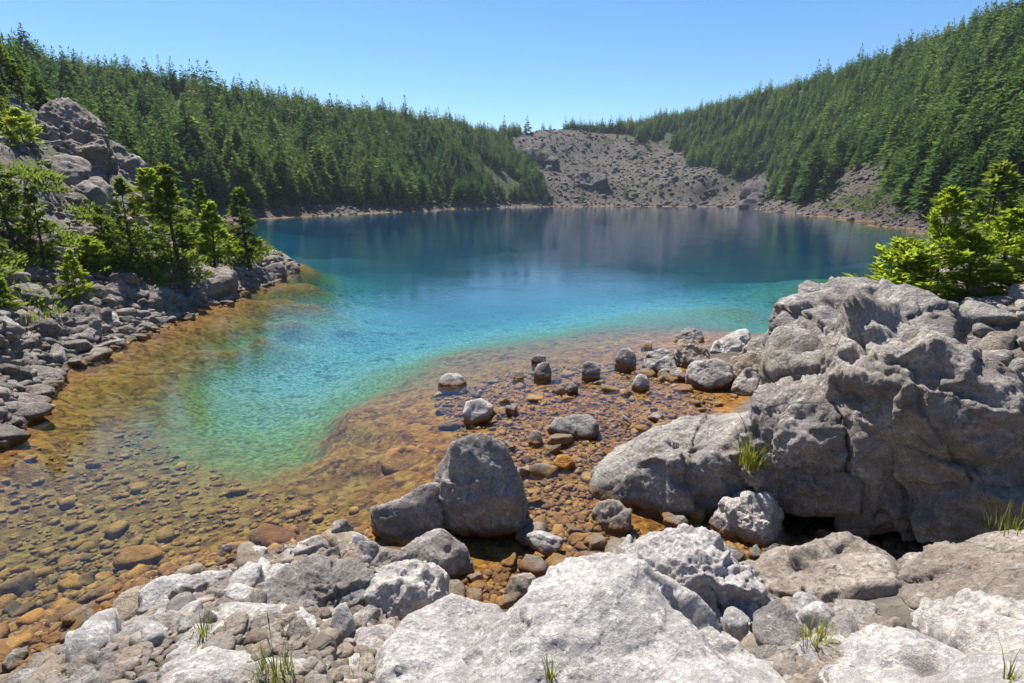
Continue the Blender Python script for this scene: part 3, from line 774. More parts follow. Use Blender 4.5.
# --- single stones standing in the shallows that can be told apart
SING = [('white flat topped rock alone at the outer edge of the stone shallows', [(438, 380), (444, 374), (458, 373), (466, 379), (460, 386), (443, 386)], M_PALE, 0.2),
        ('larger buff flat rock in the left of the stone shallows', [(463, 412), (467, 401), (480, 398), (492, 404), (488, 414), (470, 424)], M_PALE, 0.25),
        ('pale disc shaped rock just under water left of the buff flat rock', [(436, 411), (440, 407), (449, 407), (453, 412), (445, 416)], M_PALE, 0.12),
        ('big round amber rock under water left of the tall wedge boulder', [(379, 460), (388, 449), (410, 446), (430, 450), (431, 462), (410, 474), (388, 472)], M_AMBER, 0.3),
        ('dark twin humped rock with white crest in middle of the shallows', [(548, 428), (556, 418), (572, 413), (590, 413), (598, 424), (594, 438), (578, 438), (562, 432)], M_GRAN, 0.25),
        ('dark cube shaped rock far out in the shallows', [(582, 372), (583, 363), (594, 361), (601, 366), (600, 377), (588, 379)], M_GRAN, 0.15),
        ('white capped dark rock far out in the shallows near the heap', [(615, 356), (619, 349), (630, 347), (637, 356), (635, 368), (622, 368)], M_GRAN, 0.2),
        ('dark rock at the left of the far stone cluster', [(513, 376), (516, 370), (523, 371), (524, 378), (517, 379)], M_GRAN, 0.12),
        ('flat tan stone between the dark cube rock and the twin humped rock', [(558, 390), (562, 383), (572, 381), (578, 387), (570, 393)], M_WARM, 0.12),
        ('pale wedge stone right of the twin humped rock in the shallows', [(632, 384), (638, 374), (646, 376), (650, 386), (640, 390)], M_PALE, 0.12),
        ('small grey stone just left of and below the twin humped rock', [(528, 440), (532, 431), (540, 431), (543, 441), (535, 445)], M_GRAN, 0.12),
        ('amber topped stone below the twin humped rock', [(553, 464), (558, 455), (570, 454), (575, 461), (564, 469)], M_AMBER, 0.14),
        ('biggest dark rock of the far stone cluster', [(534, 372), (538, 363), (548, 361), (552, 370), (549, 378), (538, 379)], M_GRAN, 0.15),
        ('flat dark rock at the back of the far stone cluster', [(531, 360), (536, 355), (546, 355), (546, 361), (536, 363)], M_GRAN, 0.12),
        ('small dark pointed rock at water edge beyond the shallows', [(640, 347), (647, 341), (652, 341), (652, 348)], M_GRAN, 0.12),
        ('brown block shaped stone at the bottom of the amber pool above the white slab', [(503, 593), (512, 576), (532, 573), (540, 580), (532, 596), (520, 604)], M_WARM, 0.14),
        ('long flat amber stone beside the rounded pale boulder above the white slab', [(441, 606), (452, 597), (465, 599), (468, 606), (455, 613)], M_STONE, 0.1),
        ('round grey stone standing left of the low pointed boulder', [(331, 532), (334, 521), (345, 519), (353, 526), (352, 540), (341, 545)], M_GRAN, 0.12),
        ('rounded grey stone just above the rough pitted boulder', [(354, 552), (360, 541), (375, 541), (380, 552), (374, 565), (360, 567)], M_GRAN, 0.15),
        ('flat grey stone left of the rounded grey stone near the rough boulder', [(318, 562), (324, 551), (338, 546), (340, 556), (330, 566)], M_GRAN, 0.12),
        ('whitish upright stone at the foot of the rough pitted boulder', [(330, 625), (336, 608), (348, 604), (353, 620), (345, 640), (334, 640)], M_PALE, 0.12),
        ('flat layered stone in front of the rounded pale boulder', [(345, 645), (360, 630), (385, 626), (400, 634), (385, 650), (358, 656)], M_PALE, 0.2),
        ('whitish flat rock half in water at left of the near shore', [(82, 580), (88, 572), (112, 568), (120, 574), (105, 582), (90, 586)], M_PALE, 0.12),
        ('biggest layered rock on the left near shore, uppermost of the rock pile', [(134, 597), (155, 580), (180, 570), (202, 572), (206, 590), (188, 605), (165, 612), (140, 612)], M_PALE, 0.3),
        ('long tilted slab under the biggest layered rock on the left near shore', [(112, 640), (130, 625), (165, 612), (190, 612), (186, 630), (160, 648), (130, 660), (116, 655)], M_GRAN, 0.3),
        ('pale four sided slab at the water edge left of the rock pile', [(64, 650), (75, 630), (100, 612), (116, 610), (114, 635), (95, 660), (72, 668)], M_PALE, 0.3),
        ('pale upright slab leaning at the water edge right of the rock pile', [(222, 598), (232, 575), (248, 558), (262, 560), (258, 580), (240, 602), (228, 606)], M_PALE, 0.25),
        ('small dark cube of rock at the water edge above the leaning slab', [(218, 560), (222, 545), (236, 544), (236, 558), (226, 563)], M_GRAN, 0.12),
        ('grey slab behind the grass sprout on the left near shore', [(200, 626), (208, 612), (224, 606), (228, 618), (215, 632)], M_GRAN, 0.15),
        ('tan wedge at the lower left corner of the near shore', [(2, 664), (12, 650), (28, 644), (28, 660), (12, 675)], M_WARM, 0.15),
        ('small buff wedge beside the four sided slab', [(48, 630), (56, 622), (72, 626), (66, 636), (52, 640)], M_WARM, 0.1),
        ('white pebble resting on the knobbly white boulder', [(724, 612), (730, 605), (742, 606), (752, 616), (748, 628), (732, 624)], M_PALE, 0.08)]
for i, (lab, ol, m, dp) in enumerate(SING):
    rb = level_range(ol) if i < 16 and i not in (2, 3) else None
    if i == len(SING) - 1: rb = 2.56
    hero('rock' if i < len(SING) - 1 else 'stone', lab, 'rock' if i < len(SING) - 1 else 'stone', ol, dp, dp * 1.1, m, 5 if i > 14 else 4, 200 + i, rb=rb, sharp=11, cells=5, step=0.03, chip=0.55)

# --- right bank behind the huge boulder
RB = [('tan boulder on the right bank behind the huge boulder', [(960, 345), (972, 330), (1000, 326), (1012, 340), (1005, 356), (980, 360)], M_WARM),
      ('amber stained flat rock above the tan boulder at right edge', [(985, 345), (990, 326), (1020, 322), (1045, 330), (1045, 346)], M_STONE),
      ('pale flat block at right edge beside the huge boulder', [(988, 378), (992, 358), (1030, 352), (1050, 365), (1045, 385)], M_PALE),
      ('white slab under the green bush on the right bank', [(968, 292), (980, 283), (1003, 281), (1010, 290), (990, 297)], M_PALE),
      ('grey block at right edge under the green bush', [(1010, 300), (1014, 288), (1040, 284), (1050, 298), (1030, 304)], M_GRAN)]
for i, (lab, ol, m) in enumerate(RB):
    hero('rock', lab, 'rock', ol, 0.5, 0.4, m, 5, 260 + i, sharp=11, cells=5, step=0.04)

# --- left bank: outcrop and large blocks
LB = [('rounded grey rock outcrop crowning the left bank', [(28, 150), (32, 115), (48, 100), (75, 99), (95, 112), (105, 130), (100, 150), (70, 160), (40, 160)], M_BANK, 2.5, 2.0, 26, 7),
      ('sloping layered shoulder of the outcrop above the pines on the left bank', [(90, 165), (98, 140), (120, 152), (142, 168), (146, 182), (125, 190), (100, 185)], M_BANK, 2.0, 1.2, 27.5, 6),
      ('long pale block under the left bank outcrop', [(42, 176), (46, 160), (70, 156), (86, 166), (84, 178), (62, 184)], M_BANK, 0.9, 0.8, 24, 5),
      ('tilted block lower right of the outcrop on left bank', [(76, 196), (80, 176), (98, 172), (112, 184), (108, 198), (90, 204)], M_BANK, 0.9, 0.7, 23.5, 5),
      ('pale lower block below the tilted block on left bank', [(70, 192), (88, 180), (104, 196), (96, 208), (78, 206)], M_BANK, 0.6, 0.6, 22.7, 5),
      ('large dark block on the left shore beside the bright sapling', [(46, 330), (52, 312), (75, 305), (98, 308), (100, 325), (85, 338), (60, 340)], M_BANK, 0.6, 0.6, None, 5),
      ('dark block with pale top on the left shore under the bright bush', [(18, 332), (22, 314), (40, 310), (48, 322), (44, 336), (28, 340)], M_BANK, 0.6, 0.5, None, 5),
      ('pale rounded block at the left edge above the stony shore', [(-14, 345), (-8, 320), (8, 318), (18, 332), (17, 350), (0, 356)], M_PALE, 0.6, 0.5, None, 5),
      ('pale ball shaped rock right of the dark block on the left shore', [(102, 322), (106, 314), (114, 312), (119, 320), (112, 327)], M_PALE, 0.25, 0.3, None, 4),
      ('flat dark ledge in the middle of the left shore below the small spruce', [(118, 300), (124, 290), (150, 284), (170, 290), (160, 300), (135, 306)], M_BANK, 0.7, 0.6, None, 5),
      ('grey block at the tip of the left point', [(262, 276), (266, 266), (280, 263), (286, 270), (278, 278)], M_BANK, 0.5, 0.4, None, 4),
      ('dark block at the very end of the left point', [(282, 272), (286, 262), (294, 262), (299, 268), (292, 274)], M_BANK, 0.4, 0.3, None, 4),
      ('broad ledge of bare rock under the pines on the left point', [(160, 292), (168, 276), (200, 268), (230, 272), (225, 285), (190, 296)], M_BANK, 1.4, 0.8, None, 5),
      ('pale bare ledge high on the left bank beside the pine', [(62, 246), (70, 232), (95, 226), (104, 236), (96, 248), (75, 252)], M_BANK, 1.2, 0.7, None, 5)]
for i, (lab, ol, m, dp, th, rb, sub) in enumerate(LB):
    hero('rock_outcrop' if i < 2 else 'rock', lab, 'outcrop' if i < 2 else 'rock', ol, dp, th, m, sub, 300 + i, rb=rb, drop=0.4, sharp=10, cells=14 if i < 2 else 6, step=0.07, crack=0.05, rough=1.3)

# ------------------------------------------------------------------ scattered stones
def stone_mesh(seed, sub=3, flat=0.6):
    rs = np.random.default_rng(seed)
    n = rs.normal(size=(13, 3)); n /= np.linalg.norm(n, axis=1)[:, None]
    N = np.concatenate([n, np.eye(3), -np.eye(3)])
    D = np.concatenate([rs.uniform(0.62, 0.95, 13), [1, .8, flat, 1, .8, flat]])
    p, f = rock_surface(N, D, sub, 1.0, seed, sharp=10, cells=4 if sub > 3 else 0, step=0.04, facets=10 if sub > 3 else 0)
    return p, f
T_ANG = [stone_mesh(500 + i, 4, 0.6 + 0.1 * (i % 3)) for i in range(8)]
T_RND = [stone_mesh(540 + i, 3, 0.45 + 0.08 * (i % 4)) for i in range(8)]
T_LOW = [stone_mesh(580 + i, 2, 0.5) for i in range(6)]
ME_ANG = {m.name: [mesh_np('rock', p, f, m) for p, f in T_ANG] for m in (M_GRAN, M_BANK, M_PALE)}
ME_RND = [mesh_np('stone', p, f, M_STONE) for p, f in T_RND]

def scatter_px(n, poly, seed, zr=(-9, 9), bias=None):
    """spots on the ground inside an outline of the plan, spread evenly as seen"""
    rs = np.random.default_rng(seed)
    pl = np.array(poly, float)
    out = []
    x = rs.uniform(pl[:, 0].min(), pl[:, 0].max(), n * 8); y = rs.uniform(pl[:, 1].min(), pl[:, 1].max(), n * 8)
    k = in_poly(x, y, poly)
    x, y = x[k][:n], y[k][:n]
    P = np.array([at_level(a, b_, 0.0) for a, b_ in zip(x, y)])
    g = height(P[:, 0], P[:, 1])
    k = (g > zr[0]) & (g < zr[1])
    return np.stack([P[k, 0], P[k, 1], g[k]], -1)

def scatter_seen(n, poly, seed, rmin, rmax, zr=(-0.1, 9)):
    rs = np.random.default_rng(seed)
    m = n * 30
    th = rs.uniform(-0.95, 0.95, m); r = np.sqrt(rs.uniform(rmin ** 2, rmax ** 2, m))
    x, y = r * np.sin(th), r * np.cos(th)
    g = height(x, y)
    a, c = project(x, y, g)
    k = in_poly(a, c, poly) & (g > zr[0]) & (g < zr[1])
    return np.stack([x[k], y[k], g[k]], -1)[:n]

def rot_mat(rs, tilt=0.35):
    from mathutils import Euler
    return Euler((rs.normal(0, tilt), rs.normal(0, tilt), rs.uniform(0, 6.28)))

def put(name, label, cat, group, meshes, spots, sizes, seed, sink=0.25, tilt=0.25, gap=0.0, flat=1.0):
    rs = np.random.default_rng(seed)
    taken = []
    k = 0
    for (x, y, z), s in zip(spots, sizes):
        if gap:
            if any((x - a) ** 2 + (y - c) ** 2 < (gap * (s + d)) ** 2 for a, c, d in taken): continue
            if any((x - a) ** 2 + (y - c) ** 2 < (d * 0.8) ** 2 for a, c, d in USED): continue
            taken.append((x, y, s))
        o = bpy.data.objects.new(name, meshes[k % len(meshes)])
        COL.objects.link(o)
        o.location = (x, y, z + s * (0.5 - sink) * 0.55)
        o.rotation_euler = rot_mat(rs, tilt)
        o.scale = (s * rs.uniform(.85, 1.25), s * rs.uniform(.8, 1.1), s * rs.uniform(.75, 1.15) * flat)
        tag(o, label, cat, group)
        k += 1
    return k

def merged(name, label, cat, tmpl, spots, sizes, mat, seed, sink=0.3, tilt=0.3):
    rs = np.random.default_rng(seed)
    V, F, base, TN = [], [], 0, []
    for i, ((x, y, z), s) in enumerate(zip(spots, sizes)):
        p, f = tmpl[i % len(tmpl)]
        m = np.array(rot_mat(rs, tilt).to_matrix())
        sc = s * np.array([rs.uniform(.85, 1.25), rs.uniform(.8, 1.1), rs.uniform(.7, 1.1)])
        V.append((p * sc) @ m.T + np.array([x, y, z + s * (0.5 - sink) * 0.5])); F.append(f + base); base += len(p); TN.append(np.full(len(p), rs.uniform()))
    me = mesh_np(name, np.concatenate(V), np.concatenate(F), mat)
    attr(me, 'tone', np.concatenate(TN))
    return tag(link(name, me), label, cat, kind='stuff')

SHALLOW = [(430, 385), (500, 362), (640, 352), (660, 378), (740, 398), (680, 420), (600, 465), (588, 500), (640, 530), (760, 500), (900, 512), (930, 530), (860, 550), (760, 560), (640, 575), (560, 590), (470, 612), (440, 590), (530, 545), (530, 500), (500, 440), (470, 430), (455, 430)]
LEFTSHORE = [(60, 510), (160, 530), (230, 515), (330, 505), (385, 520), (350, 560), (230, 590), (120, 660), (60, 700), (-60, 720), (-80, 600)]
rs0 = np.random.default_rng(5)
LEFTBED = [(0, 450), (60, 425), (130, 400), (200, 430), (300, 470), (360, 480), (330, 510), (230, 535), (60, 600), (-60, 620), (-60, 500)]
# stones of the amber shallows: the ones that show largest as things
sp = np.concatenate([scatter_px(330, SHALLOW, 71, (-0.35, 0.12)), scatter_px(150, LEFTSHORE, 72, (-0.4, 0.15))])
rs0.shuffle(sp)
big = scatter_px(26, LEFTSHORE + [(-80, 520)], 70, (-0.5, -0.12))
sz = np.clip(rs0.lognormal(math.log(0.050), 0.6, len(sp)), 0.024, 0.2)
o = np.argsort(-sz); sp, sz = sp[o], sz[o]
put('stone', 'small amber and grey stone among many in the shallow amber water', 'stone', 'small stones in the amber shallows', ME_RND, sp[:230], sz[:230], 73, 0.3, 0.2, 0.55)
gr = scatter_px(75, SHALLOW, 77, (-0.3, 0.1))
put('rock', 'small grey angular rock standing out of the amber shallows', 'rock', 'grey rocks standing in the amber shallows', ME_ANG['granite'] + ME_ANG['lichened_granite'] + [mesh_np('rock', p, f, M_WARM) for p, f in T_ANG[:4]], gr, np.clip(rs0.lognormal(math.log(0.075), 0.4, len(gr)), 0.045, 0.15), 78, -0.15, 0.3, 0.6)
put('stone', 'broad flat amber stone lying under the clear water by the left near shore', 'stone', 'broad amber stones under the left near water', [mesh_np('stone', p, f, M_AMBER) for p, f in T_RND], big, np.clip(rs0.lognormal(math.log(0.10), 0.35, len(big)), 0.06, 0.17), 69, 0.3, 0.12, 0.5)
bp = scatter_px(1100, LEFTBED, 68, (-1.6, 0))
merged('cobbles', 'cobbles covering the shallow lake bed at left', 'cobbles', T_LOW, bp, np.clip(rs0.lognormal(math.log(0.028), 0.55, len(bp)), 0.012, 0.11), M_AMBER, 67, 0.35, 0.15)
pb = np.concatenate([scatter_px(7500, SHALLOW, 74, (-0.4, 0.1)), scatter_px(3600, LEFTSHORE, 75, (-0.45, 0.15))])
merged('pebbles', 'bed of small amber pebbles in the shallow water', 'pebbles', T_LOW, pb, np.clip(rs0.lognormal(math.log(0.022), 0.45, len(pb)), 0.010, 0.065), M_STONE, 76)
# rocks along the left shore
LS = [(-60, 470), (0, 446), (24, 424), (42, 396), (64, 370), (102, 354), (152, 334), (197, 316), (234, 302), (272, 288), (298, 271), (300, 262), (270, 268), (232, 282), (190, 296), (140, 312), (90, 326), (40, 350), (0, 375), (-60, 400)]
sp = scatter_px(420, LS, 81, (-0.2, 2.0)); sz = np.clip(rs0.lognormal(math.log(0.14), 0.45, len(sp)), 0.06, 0.34)
o = np.argsort(-sz); sp, sz = sp[o], sz[o]
put('rock', 'grey angular rock in the rubble along the left shore', 'rock', 'rubble rocks along the left shore', ME_ANG['bank_granite'], sp[:100], sz[:100], 82, 0.3, 0.25, 0.5, 0.68)
sp2, sz2 = sp[100:], sz[100:]
sp = scatter_px(1500, LS, 83, (-0.25, 2.0))
merged('shore_rubble', 'small grey rubble along the left shore', 'rubble', [stone_mesh(640 + i, 3, 0.6) for i in range(8)], np.concatenate([sp2, sp]), np.concatenate([sz2, np.clip(rs0.lognormal(math.log(0.07), 0.4, len(sp)), 0.03, 0.16)]), M_BANK, 84)
# near shore and right bank rubble
NS = [(-30, 740), (40, 676), (110, 626), (190, 588), (255, 560), (345, 536), (430, 570), (410, 640), (440, 720), (-30, 720)]
NS2 = [(740, 660), (810, 605), (900, 630), (910, 680), (800, 710)]
NS3 = [(880, 540), (930, 505), (1040, 490), (1060, 530), (1000, 550), (900, 555)]
sp = np.concatenate([scatter_seen(300, NS, 86, 1.5, 5), scatter_seen(60, NS2, 85, 1.5, 4), scatter_seen(40, NS3, 88, 3, 6)])
sz = np.clip(rs0.lognormal(math.log(0.065), 0.45, len(sp)), 0.03, 0.13)
o = np.argsort(-sz); sp, sz = sp[o], sz[o]
put('rock', 'loose grey rock in the rubble of the near shore', 'rock', 'loose rocks of the near shore', ME_ANG['granite'] + ME_ANG['lichened_granite'], sp[:95], sz[:95], 87, 0.25, 0.35, 0.45)
T_CHIP = [stone_mesh(620 + i, 3, 0.55) for i in range(8)]
sp = np.concatenate([sp[95:], scatter_seen(2600, NS, 89, 1.5, 5), scatter_seen(900, NS2, 90, 1.5, 4), scatter_seen(500, NS3, 91, 3, 6)])
merged('gravel', 'grey gravel and chips between the near shore slabs', 'gravel', T_CHIP, sp, np.clip(rs0.lognormal(math.log(0.028), 0.55, len(sp)), 0.010, 0.085), M_WARM, 92)
RBP = [(860, 300), (1000, 290), (1060, 300), (1080, 400), (1000, 370), (960, 330)]
pts = []
for px in np.linspace(880, 1090, 26):
    for r in np.linspace(7.2, 12, 10):
        d = ray(px + rs0.normal(0, 8), 200); q = r + rs0.normal(0, .2); s_ = q / math.hypot(d[0], d[1]); pts.append((d[0] * s_, d[1] * s_))
pts = np.array(pts); g = height(pts[:, 0], pts[:, 1]); sp = np.column_stack([pts, g])[g > 0.1]
sz = np.clip(rs0.lognormal(math.log(0.14), 0.5, len(sp)), 0.06, 0.4)
o = np.argsort(-sz); sp, sz = sp[o], sz[o]
put('rock', 'grey rock in the rubble of the right bank under the bush', 'rock', 'rubble rocks of the right bank', ME_ANG['granite'], sp[:30], sz[:30], 93, 0.3, 0.3, 0.55)
merged('bank_rubble', 'small grey rubble on the right bank', 'rubble', [stone_mesh(660 + i, 3, 0.6) for i in range(8)], sp[30:], sz[30:] * 0.7, M_GRAN, 94)
# rubble of the slope above the left shore
pts = []
for k in range(3000):
    px = rs0.uniform(-80, 290); r = math.exp(rs0.uniform(math.log(13), math.log(34)))
    d = ray(px, 200); s_ = r / math.hypot(d[0], d[1]); pts.append((d[0] * s_, d[1] * s_))
pts = np.array(pts); g = height(pts[:, 0], pts[:, 1]); sp = np.column_stack([pts, g])[g > 0.25]
dens = fbm(np.column_stack([sp[:, :2] * 0.3, np.zeros(len(sp))]), 3, 61)
sp = sp[dens > -0.1]
sz = np.clip(rs0.lognormal(math.log(0.11), 0.5, len(sp)), 0.05, 0.4)
o = np.argsort(-sz); sp, sz = sp[o], sz[o]
put('rock', 'grey rock on the slope of the left bank', 'rock', 'rocks on the slope of the left bank', ME_ANG['bank_granite'], sp[:35], sz[:35], 95, 0.35, 0.3, 0.4)
merged('slope_rubble', 'grey rubble on the left bank slope', 'rubble', T_LOW, sp[35:1400], sz[35:1400], M_BANK, 96)
# scree at the head of the lake and along the far shores
pts = []
k = (scree.ravel() > 0.5) & (tr > 55) & (tr < 330) & (TZ > 0.1)
idx = rs0.choice(np.nonzero(k)[0], min(9000, int(k.sum())), replace=False)
sp = tv[idx].copy()
sp[:, :2] *= 1 + rs0.uniform(-0.02, 0.02, (len(sp), 1)); sp[:, :2] += rs0.normal(0, 0.4, (len(sp), 2))
sp[:, 2] = height(sp[:, 0], sp[:, 1])
sz = np.clip(rs0.lognormal(math.log(0.32), 0.55, len(sp)), 0.12, 1.5) * np.clip(np.hypot(sp[:, 0], sp[:, 1]) / 200, 0.3, 1.2)
M_SCREE = rock_mat('scree_rock', (0.165, 0.146, 0.148), (0.05, 0.045, 0.047), (0.23, 0.21, 0.21), 0.4, 0.4, 0.25, wet=False, per_object=False)
merged('scree', 'grey scree and boulders on the bare slope at the head of the lake', 'scree', T_LOW, sp, sz, M_SCREE, 98)

CL = [('dark cliff at the water beside right end of scree slope', [(740, 208), (745, 190), (762, 180), (785, 184), (796, 196), (798, 212), (770, 212)], 185),
      ('dark rock step high on the left edge of the scree slope', [(522, 160), (528, 146), (545, 148), (556, 160), (550, 168), (530, 168)], 245),
      ('small dark rock step in the middle of the scree slope', [(574, 182), (580, 172), (600, 174), (606, 182), (590, 187)], 228)]
for i, (lab, ol, r) in enumerate(CL):
    hero('cliff', lab, 'cliff', ol, 8, 8, M_SCREE, 5, 400 + i, rb=r, drop=4, sharp=10, cells=10, step=0.08, crack=0.04, rough=1.2)
# ------------------------------------------------------------------ trees and plants
def leaf_mat(name, c1, c2, trans=0.35, tint_attr=True):
    b = NB(name)
    oi = b.n('ShaderNodeObjectInfo').outputs['Random']
    at = b.n('ShaderNodeAttribute', attribute_name='tint').outputs['Fac']
    pos = b.n('ShaderNodeNewGeometry').outputs['Position']
    t = b.math('ADD', b.math('MULTIPLY', oi, 0.5), b.math('MULTIPLY', at, 0.62)) if tint_attr == 'both' else (at if tint_attr else oi)
    c = b.mix(t, c1, c2)
    d = b.princ(c, 0.9, None, 0.0)
    tr = b.n('ShaderNodeBsdfTranslucent', {'Color': b.mix(0.5, c, b.mix(1.0, c, (1.5, 1.45, 0.5), 'MULTIPLY'))}).outputs[0]
    return b.done(b.n('ShaderNodeMixShader', {0: trans, 1: d, 2: tr}).outputs[0])

M_PINE = leaf_mat('pine_needles', (0.07, 0.12, 0.03), (0.17, 0.215, 0.045), 0.55, 'both')
M_BRIGHT = leaf_mat('young_needles', (0.15, 0.22, 0.028), (0.30, 0.37, 0.055), 0.6, 'both')
M_FOREST = leaf_mat('forest_needles', (0.026, 0.072, 0.032), (0.140, 0.195, 0.058), 0.48, True)
M_GRASS = leaf_mat('grass_blades', (0.11, 0.16, 0.02), (0.30, 0.32, 0.06), 0.35, 'both')
M_MOSS = leaf_mat('rusty_moss', (0.12, 0.05, 0.012), (0.26, 0.15, 0.04), 0.2, 'both')
bk = NB('bark')
_p = bk.n('ShaderNodeNewGeometry').outputs['Position']
_bn = bk.noise(_p, 14, 5, 0.7)
M_BARK = bk.done(bk.princ(bk.mix(_bn, (0.035, 0.027, 0.020), (0.13, 0.105, 0.085)), 0.9, bk.bump(_bn, 0.03, 0.8), 0.15))

def tube(path, rad, sides=6):
    path = np.asarray(path, float)
    V, F = [], []
    for i, p in enumerate(path):
        t = path[min(i + 1, len(path) - 1)] - path[max(i - 1, 0)]
        t = t / (np.linalg.norm(t) + 1e-9)
        a = np.cross(t, [0.31, 0.9, 0.2]); a /= np.linalg.norm(a); c = np.cross(t, a)
        for k in range(sides):
            an = 2 * math.pi * k / sides
            V.append(p + rad[i] * (math.cos(an) * a + math.sin(an) * c))
    for i in range(len(path) - 1):
        for k in range(sides):
            F.append((i * sides + k, i * sides + (k + 1) % sides, (i + 1) * sides + (k + 1) % sides, (i + 1) * sides + k))
    return V, F

class Bag:
    def __init__(self): self.V, self.F, self.T = [], [], []
    def add(self, V, F, t=0.5):
        b = sum(len(v) for v in self.V)
        self.V.append(np.asarray(V, float)); self.F.append(np.asarray(F, int) + b); self.T.append(np.full(len(V), t))
    def arrays(self): return np.concatenate(self.V), np.concatenate(self.F), np.concatenate(self.T)
    def mesh(self, name, mat, smooth=False):
        V, F, T = self.arrays()
        me = mesh_np(name, V, F, mat, smooth); attr(me, 'tint', T); return me

def blades(P, D, L, Wd, rs, T):
    """one kite-shaped leaf per row: base P, direction D, length L, width Wd"""
    n = len(P)
    D = D / (np.linalg.norm(D, axis=1)[:, None] + 1e-9)
    s = np.cross(D, rs.normal(size=(n, 3)) * 0.5 + np.array([0, 0, 1.0])); s /= (np.linalg.norm(s, axis=1)[:, None] + 1e-9)
    up = np.cross(s, D)
    m = P + D * (L * 0.45)[:, None]
    V = np.stack([P, m + s * (Wd * .5)[:, None] + up * (L * .05)[:, None], P + D * L[:, None] - up * (L * .06)[:, None], m - s * (Wd * .5)[:, None] + up * (L * .05)[:, None]], 1).reshape(-1, 3)
    F = np.arange(n * 4).reshape(n, 4)
    return V, F, np.repeat(T, 4)

def conifer(seed, H, Rr, base, nbr, per, leaf, shape=0.85, droop=0.1, up=0.25, thick=0.02, bend=0.03, wide=0.42, ragged=0.35, crooked=0.0):
    """tapered trunk with limbs, and a crown of needle sprays along every limb"""
    rs = np.random.default_rng(seed)
    tb = Bag()
    ph = rs.uniform(0, 6.28)
    def trunk_at(h):
        return np.array([math.cos(ph) * bend * H * math.sin(h * 2.6 + crooked), math.sin(ph) * bend * H * math.sin(h * 2.1), h * H])
    path = [trunk_at(h) for h in np.linspace(-0.04, 0.97, 9)]
    rad = [H * thick * (1.02 - 0.97 * max(h, 0)) * (1.35 if h < 0 else 1) for h in np.linspace(-0.04, 0.97, 9)]
    tb.add(*tube(path, rad, 7))
    P, D, L, T = [], [], [], []
    hs = np.sort(base + (1 - base) * rs.uniform(0, 1, nbr) ** 0.9)
    for h in hs:
        k = (h - base) / (1 - base)
        prof = (1 - k) ** shape * (0.55 + 0.45 * min(1, k / 0.14))
        Lb = Rr * (prof + 0.05) * rs.uniform(1 - ragged, 1 + ragged * 0.6)
        az = rs.uniform(0, 6.283)
        o = trunk_at(h)
        el = up * (0.3 + 1.3 * k) + rs.normal(0, 0.12)
        d0 = np.array([math.cos(az) * math.cos(el), math.sin(az) * math.cos(el), math.sin(el)])
        pts = [o + d0 * Lb * s + np.array([0, 0, -droop * Lb * s * s]) for s in (0, 0.35, 0.7, 1.0)]
        if Lb > Rr * 0.15:
            r0 = H * thick * 0.30 * (1.05 - k)
            tb.add(*tube(pts, [r0, r0 * 0.7, r0 * 0.45, r0 * 0.15], 4))
        m = max(3, int(per * (0.35 + 0.65 * Lb / Rr)))
        s = rs.uniform(0.22, 1.03, m) ** 0.75
        q = o[None] + d0[None] * (Lb * s)[:, None] + np.array([0, 0, -1.0])[None] * (droop * Lb * s * s)[:, None]
        side = np.cross(d0, [0, 0, 1.0]); side /= np.linalg.norm(side) + 1e-9
        w = (1.05 - s) * Lb * wide
        q = q + side[None] * (rs.normal(0, 1, m) * w)[:, None] + np.array([0, 0, 1.0])[None] * (rs.normal(0, 0.6, m) * (w * 0.7 + 0.03 * Rr))[:, None]
        dd = d0[None] * 0.9 + side[None] * rs.normal(0, 0.75, m)[:, None] + rs.normal(0, 0.35, (m, 3)) + np.array([0, 0, 0.12])
        P.append(q); D.append(dd); L.append(leaf * rs.uniform(0.6, 1.35, m)); T.append(np.clip(rs.normal(0.25 + 0.5 * rs.uniform(), 0.17, m) + 0.12 * k, 0, 1))
    P, D, L, T = map(np.concatenate, (P, D, L, T))
    top = trunk_at(0.96)
    m = 10
    P = np.concatenate([P, np.repeat(top[None], m, 0) - np.array([0, 0, 1]) * rs.uniform(0, .09, m)[:, None] * H])
    D = np.concatenate([D, np.column_stack([rs.normal(0, .45, m), rs.normal(0, .45, m), np.full(m, 1.0)])])
    L = np.concatenate([L, leaf * rs.uniform(.7, 1.2, m)]); T = np.concatenate([T, np.full(m, .7)])
    V, F, T = blades(P, D, L, L * 0.42, rs, T)
    cb = Bag(); cb.V.append(V); cb.F.append(F); cb.T.append(T)
    return tb, cb

def make_tree(name, label, cat, spot, H, tmpl, lm, rot=0, group=None, sx=1.0):
    """tmpl holds unit-height meshes"""
    e = bpy.data.objects.new(name, None); COL.objects.link(e)
    e.empty_display_size = 0.2
    e.location = spot; e.rotation_euler = (0, 0, rot); e.scale = (H * sx, H * sx, H)
    tag(e, label, cat, group)
    t = link('trunk', tmpl[0], e); c = link('crown', tmpl[1], e)
    return e

def template(kind, seed, mat, **kw):
    tb, cb = conifer(seed, 1.0, **kw)
    V, F, T = tb.arrays()
    return mesh_np('trunk', V, F, M_BARK), cb.mesh('crown', mat)

# near trees, each with its own look
def base_of(px, py, ytop, r=None):
    if r is None:
        h = ground_hit(px, py)
    else:
        p = at_range(px, py, r); h = np.array([p[0], p[1], height(p[0], p[1])[0]])
    f = h[1] * math.cos(PITCH) - (h[2] - EYE) * math.sin(PITCH)
    rr = math.hypot(h[0], h[1])
    top = at_range(px, ytop, rr)
    return h, max(top[2] - h[2], 0.2)

